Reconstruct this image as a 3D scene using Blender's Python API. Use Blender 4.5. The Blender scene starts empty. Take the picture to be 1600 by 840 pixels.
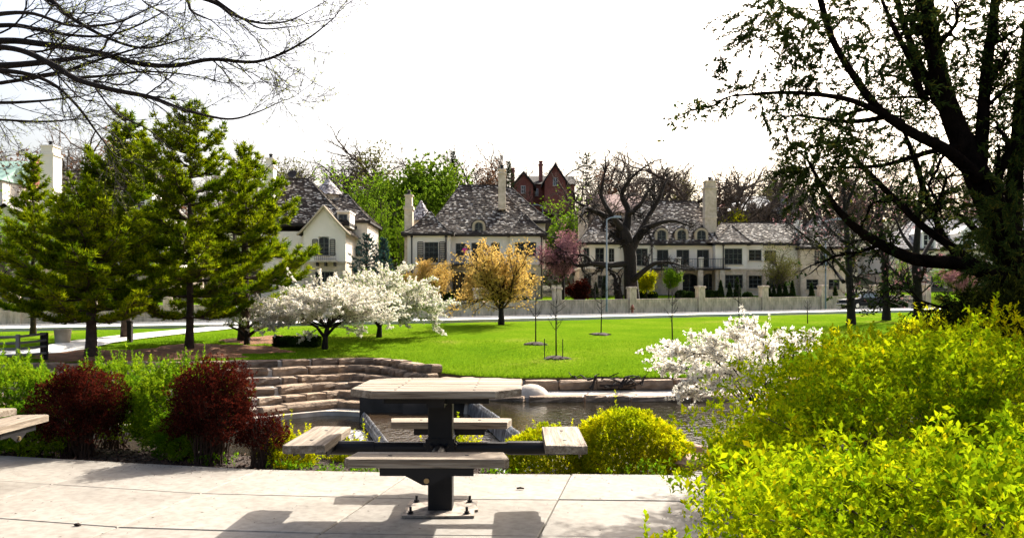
import bpy, math, random
import numpy as np
from mathutils import Vector, Matrix, Quaternion
random.seed(7)
PI = math.pi
S = bpy.context.scene
COL = S.collection
# ------------------------------------------------------------------ camera, sky, sun, exposure
FPX, HOR, HC = 1400.0, 480.0, 1.22          # focal length and horizon row of the 1600 px photo, eye height
cam_d = bpy.data.cameras.new('camera'); cam = bpy.data.objects.new('camera', cam_d); COL.objects.link(cam)
cam.location = (0, 0, HC); cam.rotation_euler = (PI/2, 0, 0)
cam_d.sensor_width = 36; cam_d.lens = 36*FPX/1600; cam_d.shift_y = 60/1600
cam_d.clip_start = .05; cam_d.clip_end = 3000
S.camera = cam
SUN_AZ, SUN_EL = math.radians(32.5), math.radians(39)      # sun ahead, to the right of the view
wd = bpy.data.worlds.new('World'); S.world = wd; wd.use_nodes = True
wn = wd.node_tree; bg = wn.nodes['Background']
sk = wn.nodes.new('ShaderNodeTexSky'); sk.sky_type = 'NISHITA'; sk.sun_disc = False
sk.sun_elevation = SUN_EL; sk.sun_rotation = SUN_AZ; sk.altitude = 100; sk.air_density = 1.0; sk.dust_density = 9.0; sk.ozone_density = 1.0
bg.inputs['Strength'].default_value = .118
wn.links.new(sk.outputs[0], bg.inputs[0])
sd = bpy.data.lights.new('sun', 'SUN'); sd.energy = 5.0; sd.angle = math.radians(.5); sd.color = (1, .95, .86)
so = bpy.data.objects.new('sun', sd); COL.objects.link(so)
sdir = Vector((math.sin(SUN_AZ)*math.cos(SUN_EL), math.cos(SUN_AZ)*math.cos(SUN_EL), math.sin(SUN_EL)))
so.rotation_euler = sdir.to_track_quat('Z', 'Y').to_euler(); so.location = sdir*60
S.view_settings.view_transform = 'Standard'; S.view_settings.look = 'None'
S.view_settings.exposure = 1.48; S.view_settings.gamma = 1
S.cycles.max_bounces = 8; S.cycles.transparent_max_bounces = 12

def at(px, py, Y): return ((px-800)/FPX*Y, Y, HC+(HOR-py)/FPX*Y)

# ------------------------------------------------------------------ materials
def _ramp(nt, stops):
    r = nt.nodes.new('ShaderNodeValToRGB'); e = r.color_ramp.elements
    e[0].position, e[0].color = stops[0][0], (*stops[0][1], 1)
    e[1].position, e[1].color = stops[-1][0], (*stops[-1][1], 1)
    for p, c in stops[1:-1]:
        k = e.new(p); k.color = (*c, 1)
    return r
def _noise(nt, scale, detail=4, stretch=None, rough=.55, dist=0):
    tc = nt.nodes.new('ShaderNodeTexCoord'); mp = nt.nodes.new('ShaderNodeMapping')
    if stretch: mp.inputs['Scale'].default_value = stretch
    n = nt.nodes.new('ShaderNodeTexNoise'); n.inputs['Scale'].default_value = scale
    n.inputs['Detail'].default_value = detail; n.inputs['Roughness'].default_value = rough; n.inputs['Distortion'].default_value = dist
    nt.links.new(tc.outputs['Object'], mp.inputs['Vector']); nt.links.new(mp.outputs[0], n.inputs['Vector'])
    return n
def _mixc(nt, a, b, f, mode='MIX'):
    m = nt.nodes.new('ShaderNodeMix'); m.data_type = 'RGBA'; m.blend_type = mode
    for sck, v in ((m.inputs['Factor'], f), (m.inputs[6], a), (m.inputs[7], b)):
        if hasattr(v, 'is_output') or isinstance(v, bpy.types.NodeSocket): nt.links.new(v, sck)
        elif isinstance(v, (int, float)): sck.default_value = v
        else: sck.default_value = (*v, 1)
    return m.outputs[2]
def mat(name, stops, scale=4, detail=4, stretch=None, rough=.85, bump=0, bscale=None, bstretch=None, bdist=.02,
        fine=None, metal=0, spec=.3, leaf=0, island=None, tcol=None, rnoise=None, objrand=None):
    """stops: colour or ramp over noise; fine: (scale, stops, factor) overlaid; island: ramp by random per island mixed in by multiply"""
    m = bpy.data.materials.new(name); m.use_nodes = True; nt = m.node_tree; b = nt.nodes['Principled BSDF']
    if isinstance(stops[0], (int, float)): stops = [(0, tuple(v*.88 for v in stops)), (1, tuple(min(1, v*1.12) for v in stops))]
    n = _noise(nt, scale, detail, stretch); r = _ramp(nt, stops); nt.links.new(n.outputs[0], r.inputs[0]); c = r.outputs[0]
    if fine:
        n2 = _noise(nt, fine[0], 5, fine[3] if len(fine) > 3 else stretch); r2 = _ramp(nt, fine[1]); nt.links.new(n2.outputs[0], r2.inputs[0])
        c = _mixc(nt, c, r2.outputs[0], fine[2], 'MULTIPLY')
    if island:
        g = nt.nodes.new('ShaderNodeNewGeometry'); r3 = _ramp(nt, island); nt.links.new(g.outputs['Random Per Island'], r3.inputs[0])
        c = _mixc(nt, c, r3.outputs[0], 1.0, 'MULTIPLY')
    if objrand:
        g = nt.nodes.new('ShaderNodeObjectInfo'); r3 = _ramp(nt, objrand); nt.links.new(g.outputs['Random'], r3.inputs[0])
        c = _mixc(nt, c, r3.outputs[0], 1.0, 'MULTIPLY')
    nt.links.new(c, b.inputs['Base Color'])
    b.inputs['Roughness'].default_value = rough; b.inputs['Metallic'].default_value = metal
    b.inputs['Specular IOR Level'].default_value = 0 if leaf else spec
    if bump:
        nb = _noise(nt, bscale or scale*4, 6, bstretch or stretch); bp = nt.nodes.new('ShaderNodeBump')
        bp.inputs['Strength'].default_value = bump; bp.inputs['Distance'].default_value = bdist
        nt.links.new(nb.outputs[0], bp.inputs['Height']); nt.links.new(bp.outputs[0], b.inputs['Normal'])
    if leaf:
        t = nt.nodes.new('ShaderNodeBsdfTranslucent'); mx = nt.nodes.new('ShaderNodeMixShader'); mx.inputs[0].default_value = leaf
        if tcol: nt.links.new(_mixc(nt, c, tcol, 1.0, 'MULTIPLY'), t.inputs[0])
        else: nt.links.new(c, t.inputs[0])
        nt.links.new(b.outputs[0], mx.inputs[1]); nt.links.new(t.outputs[0], mx.inputs[2])
        nt.links.new(mx.outputs[0], nt.nodes['Material Output'].inputs[0])
    return m

# ------------------------------------------------------------------ mesh helpers
def link(o, parent=None):
    COL.objects.link(o)
    if parent is not None: o.parent = parent
    return o
def tag(o, label=None, cat=None, group=None, kind=None):
    if label: o['label'] = label
    if cat: o['category'] = cat
    if group: o['group'] = group
    if kind: o['kind'] = kind
    return o
def empty(name, loc, label=None, cat=None, group=None, rz=0):
    o = bpy.data.objects.new(name, None); o.empty_display_size = .2; o.location = loc; o.rotation_euler = (0, 0, rz)
    link(o); tag(o, label, cat, group); return o
def copy_tree(o, parent=None):
    c = o.copy(); link(c, parent)
    for ch in list(o.children): copy_tree(ch, c)
    return c
def np_mesh(name, V, F, m=None, smooth=False):
    V = np.asarray(V, np.float32); F = np.asarray(F, np.int32); me = bpy.data.meshes.new(name)
    k = F.shape[1]
    me.vertices.add(len(V)); me.vertices.foreach_set('co', V.ravel())
    me.loops.add(F.size); me.loops.foreach_set('vertex_index', F.ravel())
    me.polygons.add(len(F)); me.polygons.foreach_set('loop_start', np.arange(0, F.size, k, dtype=np.int32))
    if smooth: me.polygons.foreach_set('use_smooth', np.ones(len(F), bool))
    me.update(calc_edges=True)
    if m: me.materials.append(m)
    return me
def np_obj(name, V, F, m, parent=None, smooth=False):
    return link(bpy.data.objects.new(name, np_mesh(name, V, F, m, smooth)), parent)

class MB:
    def __init__(s): s.v = []; s.f = []
    def add(s, vs, fs):
        n = len(s.v); s.v += [tuple(v) for v in vs]; s.f += [tuple(i+n for i in f) for f in fs]; return s
    def box(s, x0, x1, y0, y1, z0, z1, j=0):
        vs = [(x0,y0,z0),(x1,y0,z0),(x1,y1,z0),(x0,y1,z0),(x0,y0,z1),(x1,y0,z1),(x1,y1,z1),(x0,y1,z1)]
        if j: vs = [tuple(c+random.uniform(-j, j) for c in v) for v in vs]
        return s.add(vs, [(0,3,2,1),(4,5,6,7),(0,1,5,4),(1,2,6,5),(2,3,7,6),(3,0,4,7)])
    def bevbox(s, x0, x1, y0, y1, z0, z1, b):
        """box with chamfered top and vertical edges"""
        def ring(i, z): return [(x0+i+b,y0+i,z),(x1-i-b,y0+i,z),(x1-i,y0+i+b,z),(x1-i,y1-i-b,z),(x1-i-b,y1-i,z),(x0+i+b,y1-i,z),(x0+i,y1-i-b,z),(x0+i,y0+i+b,z)]
        vs = ring(0, z0)+ring(0, z1-b)+ring(b, z1)
        fs = [tuple(range(7, -1, -1)), tuple(range(16, 24))]
        for k in (0, 8):
            for i in range(8): fs.append((k+i, k+(i+1) % 8, k+8+(i+1) % 8, k+8+i))
        return s.add(vs, fs)
    def prism(s, poly, z0, z1, ax='z'):
        """poly 2D ring extruded: ax z -> (x,y); ax y -> poly (x,z) extruded over y"""
        n = len(poly)
        if ax == 'z': lo = [(p[0], p[1], z0) for p in poly]; hi = [(p[0], p[1], z1) for p in poly]
        elif ax == 'y': lo = [(p[0], z0, p[1]) for p in poly]; hi = [(p[0], z1, p[1]) for p in poly]
        else: lo = [(z0, p[0], p[1]) for p in poly]; hi = [(z1, p[0], p[1]) for p in poly]
        fs = [tuple(range(n)), tuple(range(2*n-1, n-1, -1))]
        for i in range(n): fs.append((i, n+i, n+(i+1) % n, (i+1) % n))
        return s.add(lo+hi, fs)
    def tube(s, pts, rads, k=8, cap=True):
        pts = [Vector(p) for p in pts]; n0 = len(s.v); n = len(pts); up = None
        if not hasattr(rads, '__len__'): rads = [rads]*n
        for i, p in enumerate(pts):
            d = (pts[min(i+1, n-1)]-pts[max(i-1, 0)]).normalized()
            if up is None: up = d.orthogonal().normalized()
            a = (up-d*up.dot(d)).normalized(); up = a; b = d.cross(a)
            for j in range(k):
                t = 2*PI*j/k; s.v.append(tuple(p+(a*math.cos(t)+b*math.sin(t))*rads[i]))
        for i in range(n-1):
            for j in range(k):
                q = n0+i*k; s.f.append((q+j, q+(j+1) % k, q+k+(j+1) % k, q+k+j))
        if cap:
            s.f.append(tuple(n0+j for j in range(k-1, -1, -1))); s.f.append(tuple(n0+(n-1)*k+j for j in range(k)))
        return s
    def lathe(s, cx, cy, prof, k=16):
        n0 = len(s.v); n = len(prof)
        for r, z in prof:
            for j in range(k):
                t = 2*PI*j/k; s.v.append((cx+r*math.cos(t), cy+r*math.sin(t), z))
        for i in range(n-1):
            for j in range(k):
                q = n0+i*k; s.f.append((q+j, q+(j+1) % k, q+k+(j+1) % k, q+k+j))
        s.f.append(tuple(n0+j for j in range(k-1, -1, -1))); s.f.append(tuple(n0+(n-1)*k+j for j in range(k)))
        return s
    def ball(s, c, r, n=8, m=5, sq=(1,1,1), j=0):
        n0 = len(s.v)
        for i in range(1, m):
            p = PI*i/m
            for q in range(n):
                t = 2*PI*q/n; rr = r*(1+random.uniform(-j, j))
                s.v.append((c[0]+rr*sq[0]*math.sin(p)*math.cos(t), c[1]+rr*sq[1]*math.sin(p)*math.sin(t), c[2]+rr*sq[2]*math.cos(p)))
        s.v.append((c[0], c[1], c[2]+r*sq[2])); s.v.append((c[0], c[1], c[2]-r*sq[2])); T = len(s.v)-2
        for i in range(m-2):
            for q in range(n):
                a = n0+i*n; s.f.append((a+q, a+n+q, a+n+(q+1) % n, a+(q+1) % n))
        for q in range(n):
            s.f.append((T, n0+q, n0+(q+1) % n)); a = n0+(m-2)*n; s.f.append((T+1, a+(q+1) % n, a+q))
        return s
    def data(s, name, m, smooth=False):
        me = bpy.data.meshes.new(name); me.from_pydata(s.v, [], s.f); me.materials.append(m)
        if smooth:
            me.polygons.foreach_set('use_smooth', np.ones(len(me.polygons), bool))
        me.update(); return me
    def build(s, name, m, parent=None, smooth=False, loc=None):
        o = bpy.data.objects.new(name, s.data(name, m, smooth))
        if loc is not None: o.location = loc
        return link(o, parent)

def smooth_path(pts, n=5):
    """Catmull-Rom through points (tuples of any length)"""
    P = [np.array(p, float) for p in pts]; P = [2*P[0]-P[1]]+P+[2*P[-1]-P[-2]]; out = []
    for i in range(1, len(P)-2):
        for k in range(n):
            t = k/n; a, b, c, d = P[i-1], P[i], P[i+1], P[i+2]
            out.append(.5*((2*b)+(-a+c)*t+(2*a-5*b+4*c-d)*t*t+(-a+3*b-3*c+d)*t**3))
    out.append(P[-2]); return out

# ------------------------------------------------------------------ leaves
def nrm(a): return a/np.maximum(np.linalg.norm(a, axis=-1, keepdims=True), 1e-9)
def kites(P, D, L, W, rng, up=None, wide=.55, bend=.15):
    """one kite-shaped leaf per row"""
    n = len(P); D = nrm(D)
    R = rng.normal(size=(n, 3)) if up is None else up+rng.normal(size=(n, 3))*.35
    Sx = nrm(np.cross(D, R)); N = np.cross(Sx, D)
    L = np.broadcast_to(L, (n,))[:, None]; W = np.broadcast_to(W, (n,))[:, None]
    mid = P+D*L*wide
    V = np.stack([P, mid-Sx*W*.5+N*L*bend*.5, P+D*L-N*L*bend*.3, mid+Sx*W*.5+N*L*bend*.5], 1).reshape(-1, 3)
    return V, np.arange(4*n).reshape(n, 4)
def rosettes(P, A, m, L, W, rng, spread=.9):
    """m leaves round each tip P with axis A"""
    n = len(P); A = nrm(A); X = nrm(np.cross(A, rng.normal(size=(n, 3)))); Y = np.cross(A, X)
    ang = (np.arange(m)*2.4)[None, :]+rng.uniform(0, 6.28, (n, 1)); tilt = rng.uniform(.45, 1.25, (n, m))*spread
    D = A[:, None]*np.cos(tilt)[..., None]+(X[:, None]*np.cos(ang)[..., None]+Y[:, None]*np.sin(ang)[..., None])*np.sin(tilt)[..., None]
    B = P[:, None]-A[:, None]*(np.arange(m)/m*L*1.1)[None, :, None]
    LL = L*rng.uniform(.5, 1.3, n*m)
    U = np.repeat(A, m, 0)
    return kites(B.reshape(-1, 3), D.reshape(-1, 3), LL, LL*W/L, rng, up=U)
def tri_needles(P, A, m, L, W, rng, spread=.8):
    n = len(P); A = nrm(A); X = nrm(np.cross(A, rng.normal(size=(n, 3)))); Y = np.cross(A, X)
    ang = rng.uniform(0, 6.28, (n, m)); tilt = rng.uniform(.1, 1.1, (n, m))*spread
    D = A[:, None]*np.cos(tilt)[..., None]+(X[:, None]*np.cos(ang)[..., None]+Y[:, None]*np.sin(ang)[..., None])*np.sin(tilt)[..., None]
    D = D.reshape(-1, 3); B = np.repeat(P, m, 0); S_ = nrm(np.cross(D, rng.normal(size=D.shape)))
    LL = (L*rng.uniform(.7, 1.2, n*m))[:, None]
    V = np.stack([B-S_*W*.5, B+S_*W*.5, B+D*LL], 1).reshape(-1, 3)
    return V, np.arange(3*n*m).reshape(-1, 3)
def rosettes3(P, A, m, L, W, rng, spread=.9):
    # far foliage: one triangle per leaf
    return tri_needles(P, A, m, L*1.25, W*1.3, rng, spread*1.2)
def cat_vf(lst):
    Vs, Fs, n = [], [], 0
    for V, F in lst: Vs.append(V); Fs.append(F+n); n += len(V)
    return np.concatenate(Vs), np.concatenate(Fs)

# ------------------------------------------------------------------ branching
def grow(rng, p, d, L, r, lvl, P, segs, tips):
    """P: dict per tree: wig, up, kids[lvl], len[lvl], ang, maxlvl, n"""
    n = max(3, int(P['n'])) if lvl < 2 else 3
    p = Vector(p); d = Vector(d).normalized(); st = L/n; rr = r
    tap = P.get('taper', .62)
    kids = P['kids'][lvl] if lvl < P['maxlvl'] else 0
    start = P.get('start', .25)
    for i in range(n):
        w = P['wig']*(1 if lvl else P.get('wig0', .4))
        d = (d+Vector((rng.gauss(0, w), rng.gauss(0, w), rng.gauss(0, w)+P['up'][min(lvl, len(P['up'])-1)]))).normalized()
        q = p+d*st; r2 = r*(1-(1-tap)*(i+1)/n) if lvl < P['maxlvl'] else r*(1-.8*(i+1)/n)
        segs.append((p.x, p.y, p.z, q.x, q.y, q.z, rr, r2, lvl))
        if kids:
            for k in range(kids):
                t = (i+rng.random())/n
                if t < start and lvl == 0 or rng.random() > P.get('prob', 1)*(1.0 if n <= 4 else 4.0/n): continue
                ax = d.orthogonal().normalized(); ax.rotate(Quaternion(d, rng.uniform(0, 2*PI)))
                a = rng.uniform(*P['ang']); dd = (d*math.cos(a)+ax*math.sin(a))
                f = rng.uniform(.75, 1.1)*(1-.35*t)
                grow(rng, p.lerp(q, rng.random()), dd, L*P['len'][lvl]*f, max(r2*rng.uniform(.45, .7), P['rmin']), lvl+1, P, segs, tips)
        p, rr = q, r2
    tips.append((p.x, p.y, p.z, d.x, d.y, d.z, lvl))
    if lvl < P['maxlvl'] and lvl > 0 or P.get('fork', False) and lvl == 0:
        for sgn in (-1, 1):
            ax = d.orthogonal().normalized(); ax.rotate(Quaternion(d, rng.uniform(0, 2*PI)))
            dd = d*math.cos(.45)+ax*math.sin(.45)
            grow(rng, p, dd, L*P['len'][lvl]*rng.uniform(.7, 1), max(rr*.75, P['rmin']), lvl+1, P, segs, tips)
def seg_mesh(segs, k=3):
    A = np.array(segs, float); p, q, r1, r2 = A[:, 0:3], A[:, 3:6], A[:, 6], A[:, 7]
    d = nrm(q-p); ref = np.where(np.abs(d[:, 2:3]) > .9, np.array([[1., 0, 0]]), np.array([[0, 0, 1.]]))
    a = nrm(np.cross(d, ref)); b = np.cross(d, a); t = np.arange(k)*2*PI/k
    ring = a[:, None]*np.cos(t)[None, :, None]+b[:, None]*np.sin(t)[None, :, None]
    V = np.concatenate([p[:, None]+ring*r1[:, None, None], (q+d*r2[:, None]*.3)[:, None]+ring*r2[:, None, None]], 1)
    n = len(A); base = (np.arange(n)*2*k)[:, None, None]; j = np.arange(k)
    F = np.stack([j, (j+1) % k, k+(j+1) % k, k+j], 1)[None]+base
    return V.reshape(-1, 3), F.reshape(-1, 4)
# ------------------------------------------------------------------ materials of the place
M = {}
M['concrete'] = mat('patio concrete', [(.25, (.14, .126, .108)), (.45, (.215, .197, .17)), (.75, (.27, .25, .219))], 1.3, 6, rough=.8, bump=.25, bscale=60, bdist=.004,
                    fine=(16, [(.35, (.62, .58, .54)), (.6, (1, 1, 1))], .6), objrand=[(0, (.90, .89, .88)), (1, (1.06, 1.05, 1.03))])
def _crack(m):
    nt = m.node_tree; b = nt.nodes['Principled BSDF']; src = b.inputs['Base Color'].links[0].from_socket
    n = _noise(nt, .55, 7, rough=.6, dist=.6); r = _ramp(nt, [(.490, (1, 1, 1)), (.4985, (1, 1, 1)), (.500, (.55, .52, .49)), (.5015, (1, 1, 1)), (.51, (1, 1, 1))]); nt.links.new(n.outputs[0], r.inputs[0])
    n2 = _noise(nt, 2.1, 3); r2 = _ramp(nt, [(.60, (1, 1, 1)), (.72, (.70, .67, .63))]); nt.links.new(n2.outputs[0], r2.inputs[0])
    c = _mixc(nt, src, r.outputs[0], .5, 'MULTIPLY'); c = _mixc(nt, c, r2.outputs[0], .8, 'MULTIPLY'); nt.links.new(c, b.inputs['Base Color'])
_crack(M['concrete'])
M['joint'] = mat('joint dirt', (.06, .05, .04), 8, rough=1)
M['creekconc'] = mat('creek concrete', [(.3, (.06, .05, .04)), (.6, (.14, .12, .095)), (.8, (.26, .23, .19))], .9, 6, rough=.85, bump=.4, bscale=14)
M['ledge'] = mat('pale mortar ledge', [(.3, (.24, .20, .155)), (.65, (.52, .46, .385))], 1.6, 6, rough=.9, bump=.5, bscale=12)
M['stone'] = mat('brown sandstone', [(.25, (.08, .058, .042)), (.5, (.20, .152, .108)), (.75, (.38, .295, .215))], 2.2, 6, rough=.9, bump=.9, bscale=9, bstretch=(1, 1, 3), bdist=.05,
                 objrand=[(0, (.7, .66, .64)), (.5, (1, .9, .8)), (1, (1.15, 1.1, 1.05))])
M['boulder'] = mat('pink boulder', [(.3, (.34, .20, .14)), (.7, (.48, .33, .25))], 4, 6, rough=.9, bump=.6, bscale=20)
M['grass'] = mat('lawn grass', [(.30, (.07, .14, .006)), (.5, (.095, .165, .007)), (.60, (.115, .178, .010)), (.70, (.19, .195, .035))], .28, 6, rough=.9, bump=1.0, bscale=22, bdist=.06,
                 fine=(9, [(.35, (.62, .72, .55)), (.62, (1.05, 1.02, 1))], .8), spec=0)
M['blade'] = mat('grass blade', (.12, .22, .008), .5, rough=.7, island=[(0, (.6, .7, .5)), (1, (1.2, 1.05, 1))], leaf=.5)
M['soil'] = mat('dark mulch', [(.3, (.016, .010, .007)), (.7, (.05, .032, .022))], 25, 5, rough=1, bump=1, bscale=40, bdist=.03)
M['bark_chip'] = mat('mulch chip', (.045, .028, .02), 5, rough=1, island=[(0, (.3, .3, .3)), (.8, (1.4, 1.2, 1.1)), (1, (3, 2.6, 2.4))])
M['needle_bed'] = mat('fallen needles', [(.3, (.10, .045, .022)), (.7, (.24, .10, .05))], 3, 6, rough=1, bump=.8, bscale=30)
M['creekbed'] = mat('creek bed', (.06, .05, .03), 1, rough=1)
M['road'] = mat('pale concrete road', [(.3, (.50, .48, .44)), (.7, (.62, .60, .56))], .3, 5, rough=.85, bump=.1)
M['kerb'] = mat('kerb', (.5, .48, .44), 2)
M['hill'] = mat('hillside undergrowth', [(.3, (.03, .035, .012)), (.5, (.07, .06, .03)), (.7, (.06, .10, .02))], .12, 8, rough=1, bump=1, bscale=1.5, bdist=.5)
M['stucco'] = mat('cream stucco', [(.3, (.74, .66, .55)), (.7, (.82, .75, .64))], .6, 5, rough=.9)
M['limestone'] = mat('limestone', [(.3, (.48, .40, .30)), (.7, (.66, .57, .44))], 1.1, 6, rough=.9, bump=.4, bscale=5, fine=(3.2, [(.4, (.75, .7, .62)), (.6, (1.05, 1, 1))], .6))
M['pinkstucco'] = mat('wall stucco', [(.3, (.50, .39, .31)), (.7, (.78, .63, .52))], 1.3, 6, rough=.9, bump=.3, fine=(5, [(.38, (.55, .50, .46)), (.56, (1.05, 1, 1))], .7, (1, 1, .35)))
M['shingle'] = mat('weathered shingle with painted glints', [(.38, (.8, .75, .68)), (.6, (1.2, 1.16, 1.08))], 1.3, 5, rough=.85, stretch=(1, 1, 1),
                   island=[(0, (.018, .012, .011)), (.45, (.045, .034, .028)), (.72, (.11, .09, .075)), (.82, (.30, .28, .255)), (1, (.58, .56, .53))])  # near-white islands paint the grazing glint of backlit shakes into the colour
M['shingle_pale'] = mat('pale wood shingle', [(.36, (.9, .9, .9)), (.62, (1.3, 1.3, 1.3))], .5, 5, rough=.8,
                   island=[(0, (.06, .05, .05)), (.35, (.16, .14, .14)), (.6, (.38, .35, .34)), (1, (.60, .58, .57))])
M['underroof'] = mat('roof underlay', (.03, .025, .022), 2, rough=1)
M['glass'] = mat('window glass', (.012, .014, .014), 1, rough=.08, spec=.6)
M['frame'] = mat('dark window frame', (.10, .105, .085), 2, rough=.6)
M['tanframe'] = mat('tan window surround', (.42, .34, .23), 2, rough=.8)
M['shutter'] = mat('black shutter', (.012, .013, .013), 2, rough=.6)
M['iron'] = mat('wrought iron', (.01, .01, .01), 2, rough=.6)
M['gutter'] = mat('dark bronze gutter', (.03, .022, .018), 2, rough=.5)
M['brick'] = mat('red brick', [(.3, (.22, .07, .05)), (.7, (.34, .125, .09))], 1.5, 6, rough=.9, fine=(6, [(.4, (.7, .7, .7)), (.6, (1, 1, 1))], .5))
M['slate'] = mat('slate roof', (.20, .22, .25), .8, rough=.6)
M['pinkroof'] = mat('pink clay roof', (.42, .27, .23), .8, rough=.8)
M['copper'] = mat('green copper roof', (.28, .42, .34), 1, rough=.6)
M['white'] = mat('white paint', (.72, .70, .66), 2, rough=.6)
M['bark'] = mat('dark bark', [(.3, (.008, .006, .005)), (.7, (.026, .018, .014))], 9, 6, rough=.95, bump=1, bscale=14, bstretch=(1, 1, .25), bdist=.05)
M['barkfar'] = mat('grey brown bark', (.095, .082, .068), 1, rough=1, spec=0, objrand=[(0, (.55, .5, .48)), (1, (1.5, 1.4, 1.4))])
M['barkpine'] = mat('pine bark', [(.3, (.03, .02, .015)), (.7, (.09, .06, .045))], 6, 5, rough=1, bump=1, bscale=12, bdist=.04)
M['buds'] = mat('spring buds', (.22, .26, .05), 3, island=[(0, (.6, .6, .6)), (1, (1.3, 1.2, 1))], leaf=.5)
M['wood_x'] = mat('weathered plank', [(.30, (.11, .08, .055)), (.5, (.235, .19, .14)), (.7, (.38, .33, .265))], 2.2, 8, stretch=(1, 16, 16), rough=.85, bump=.9, bscale=6, bstretch=(1, 22, 22), bdist=.006,
                  fine=(5, [(.36, (.35, .30, .26)), (.46, (1, 1, 1))], .8, (1, 30, 30)), objrand=[(0, (.85, .84, .82)), (1, (1.1, 1.08, 1.05))])
M['steel'] = mat('black painted steel', [(.3, (.004, .004, .005)), (.7, (.009, .008, .009))], 6, 5, rough=.5, spec=.25, bump=.1, bscale=60, bdist=.002)
M['plate'] = mat('worn base plate', [(.35, (.07, .055, .045)), (.6, (.30, .25, .20))], 14, 6, rough=.7, bump=.2)
M['bolt'] = mat('bronze bolt', (.30, .22, .11), 4, rough=.4, metal=.8)

# ------------------------------------------------------------------ terrain heights
_bx = [-90, -30, -14, -11.4, -8.9, -7.1, -5.3, -4.6, -3.4, -2.2, 0, 4.5, 12, 30, 80]
_by = [19, 23.2, 26.4, 27.2, 27.9, 28.4, 29.6, 29.5, 28.0, 25.7, 24.4, 24.6, 25.5, 28, 32]
def bank(X): return np.interp(X, _bx, _by)
def ztop(X): return np.interp(X, [-90, -4.6, -1.5, 90], [-.42, -.42, -.70, -.70])
def roadz(X): return .52+.016*np.clip(X, -70, 70)
def rnear(X): return np.interp(X, [-90, -60, -22, -3, 19, 60, 90], [24.5, 29, 39.5, 43.5, 54.5, 70, 78])
def wallY(X): return 72.7+.344*X
def rfar(X): return np.minimum(np.interp(X, [-90, -60, -32, -4, 24, 60, 90], [36, 46, 56.5, 60, 71.5, 88, 98]), wallY(X)-4)
def G(X, Y):
    X = np.asarray(X, float); Y = np.asarray(Y, float)
    b = bank(X); t = np.clip((Y-b)/(rnear(X)-b), 0, 1); zt = ztop(X); zr = roadz(X)
    z = zt+(zr-zt)*(1-(1-t)**1.4)
    yard = zr+np.clip((Y-wallY(X)-.3)/3.0, 0, 1)*1.0+np.clip(Y-wallY(X)-3, 0, 15)*.075
    z = np.where(Y > wallY(X)+.3, yard, z)
    h = np.clip((Y-98)/70, 0, 1); z = z+14.5*(h*h*(3-2*h))+np.where(Y > 98, 1.2*np.sin(X*.05+1)*h, 0)
    return z
def on(px, py):
    """where the sight line through a pixel of the photograph meets the ground beyond the creek"""
    Y = 24.0
    while Y < 160:
        x, _, z = at(px, py, Y)
        if z <= float(G(x, Y)) and Y > float(bank(x)): return (x, Y, float(G(x, Y)))
        Y += .08
    return at(px, py, 160)

def sheet(name, U, W, fn, m, kind='structure', parent=None, smooth=True):
    nu, nw = len(U), len(W); V = np.array([fn(u, w) for w in W for u in U], float)
    i = np.arange(nu-1)[None]+np.arange(nw-1)[:, None]*nu
    F = np.stack([i, i+1, i+1+nu, i+nu], -1).reshape(-1, 4)
    o = np_obj(name, V, F, m, parent, smooth)
    if parent is None: tag(o, kind=kind)
    return o
rs = random.Random(3)
# lawn: bank line to the wall; the hillside goes on from there
U = sorted(set(list(np.linspace(-90, -20, 36))+list(np.linspace(-20, 14, 120))+list(np.linspace(14, 110, 50))))
T = [0, .012, .03, .06, .1]+list(np.linspace(.14, 1, 34))
def lawn_fn(u, t):
    b = float(bank(u)); y = b+(wallY(u)+.2-b)*t; z = float(G(u, y))
    return (u, y, z+.012*math.sin(u*3.1)*math.sin(y*2.3))
sheet('lawn', U, T, lawn_fn, M['grass'])
def hill_fn(u, t):
    y = float(wallY(u))+.2+t; return (u, y, float(G(u, y)) - (.02 if t == 0 else 0))
Uh = list(np.linspace(-190, 230, 150)); Th = [0, .3, 1.5, 3, 6, 10, 15, 20, 25, 30, 36, 42, 50, 58, 66, 75, 85, 95, 110, 140, 200, 320, 600]
def hill_fn2(u, t):
    uu = u*(1+t/220); y = 72.7+.344*np.clip(uu, -90, 110)+.2+t; return (uu, y, float(G(uu, y)))
sheet('hillside', Uh, Th, hill_fn2, M['hill'])
# garden grass strip on the terrace behind the wall
sheet('garden_lawn', list(np.linspace(-60, 60, 90)), [.4, 1.5, 3, 5, 8, 11], lambda u, t: (u, 72.7+.344*u+.2+t, float(G(u, 72.7+.344*u+.2+t))+.05), M['grass'])
# road
sheet('road', list(np.linspace(-90, 110, 100)), [0, .5, 1], lambda u, t: (u, float(rnear(u))*(1-t)+float(rfar(u))*t, float(roadz(u))+.03), M['road'])
km = MB()
for fn_, sg in ((rnear, -1), (rfar, 1)):
    us = list(np.linspace(-90, 110, 80))
    for a, b in zip(us[:-1], us[1:]):
        ya, yb, za, zb = float(fn_(a)), float(fn_(b)), float(roadz(a)), float(roadz(b))
        km.add([(a, ya, za-.1), (b, yb, zb-.1), (b, yb+.15*sg, zb-.1), (a, ya+.15*sg, za-.1), (a, ya, za+.14), (b, yb, zb+.14), (b, yb+.15*sg, zb+.14), (a, ya+.15*sg, za+.14)],
               [(0,1,2,3),(7,6,5,4),(0,4,5,1),(1,5,6,2),(2,6,7,3),(3,7,4,0)])
tag(km.build('kerb', M['kerb']), kind='structure')
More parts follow.
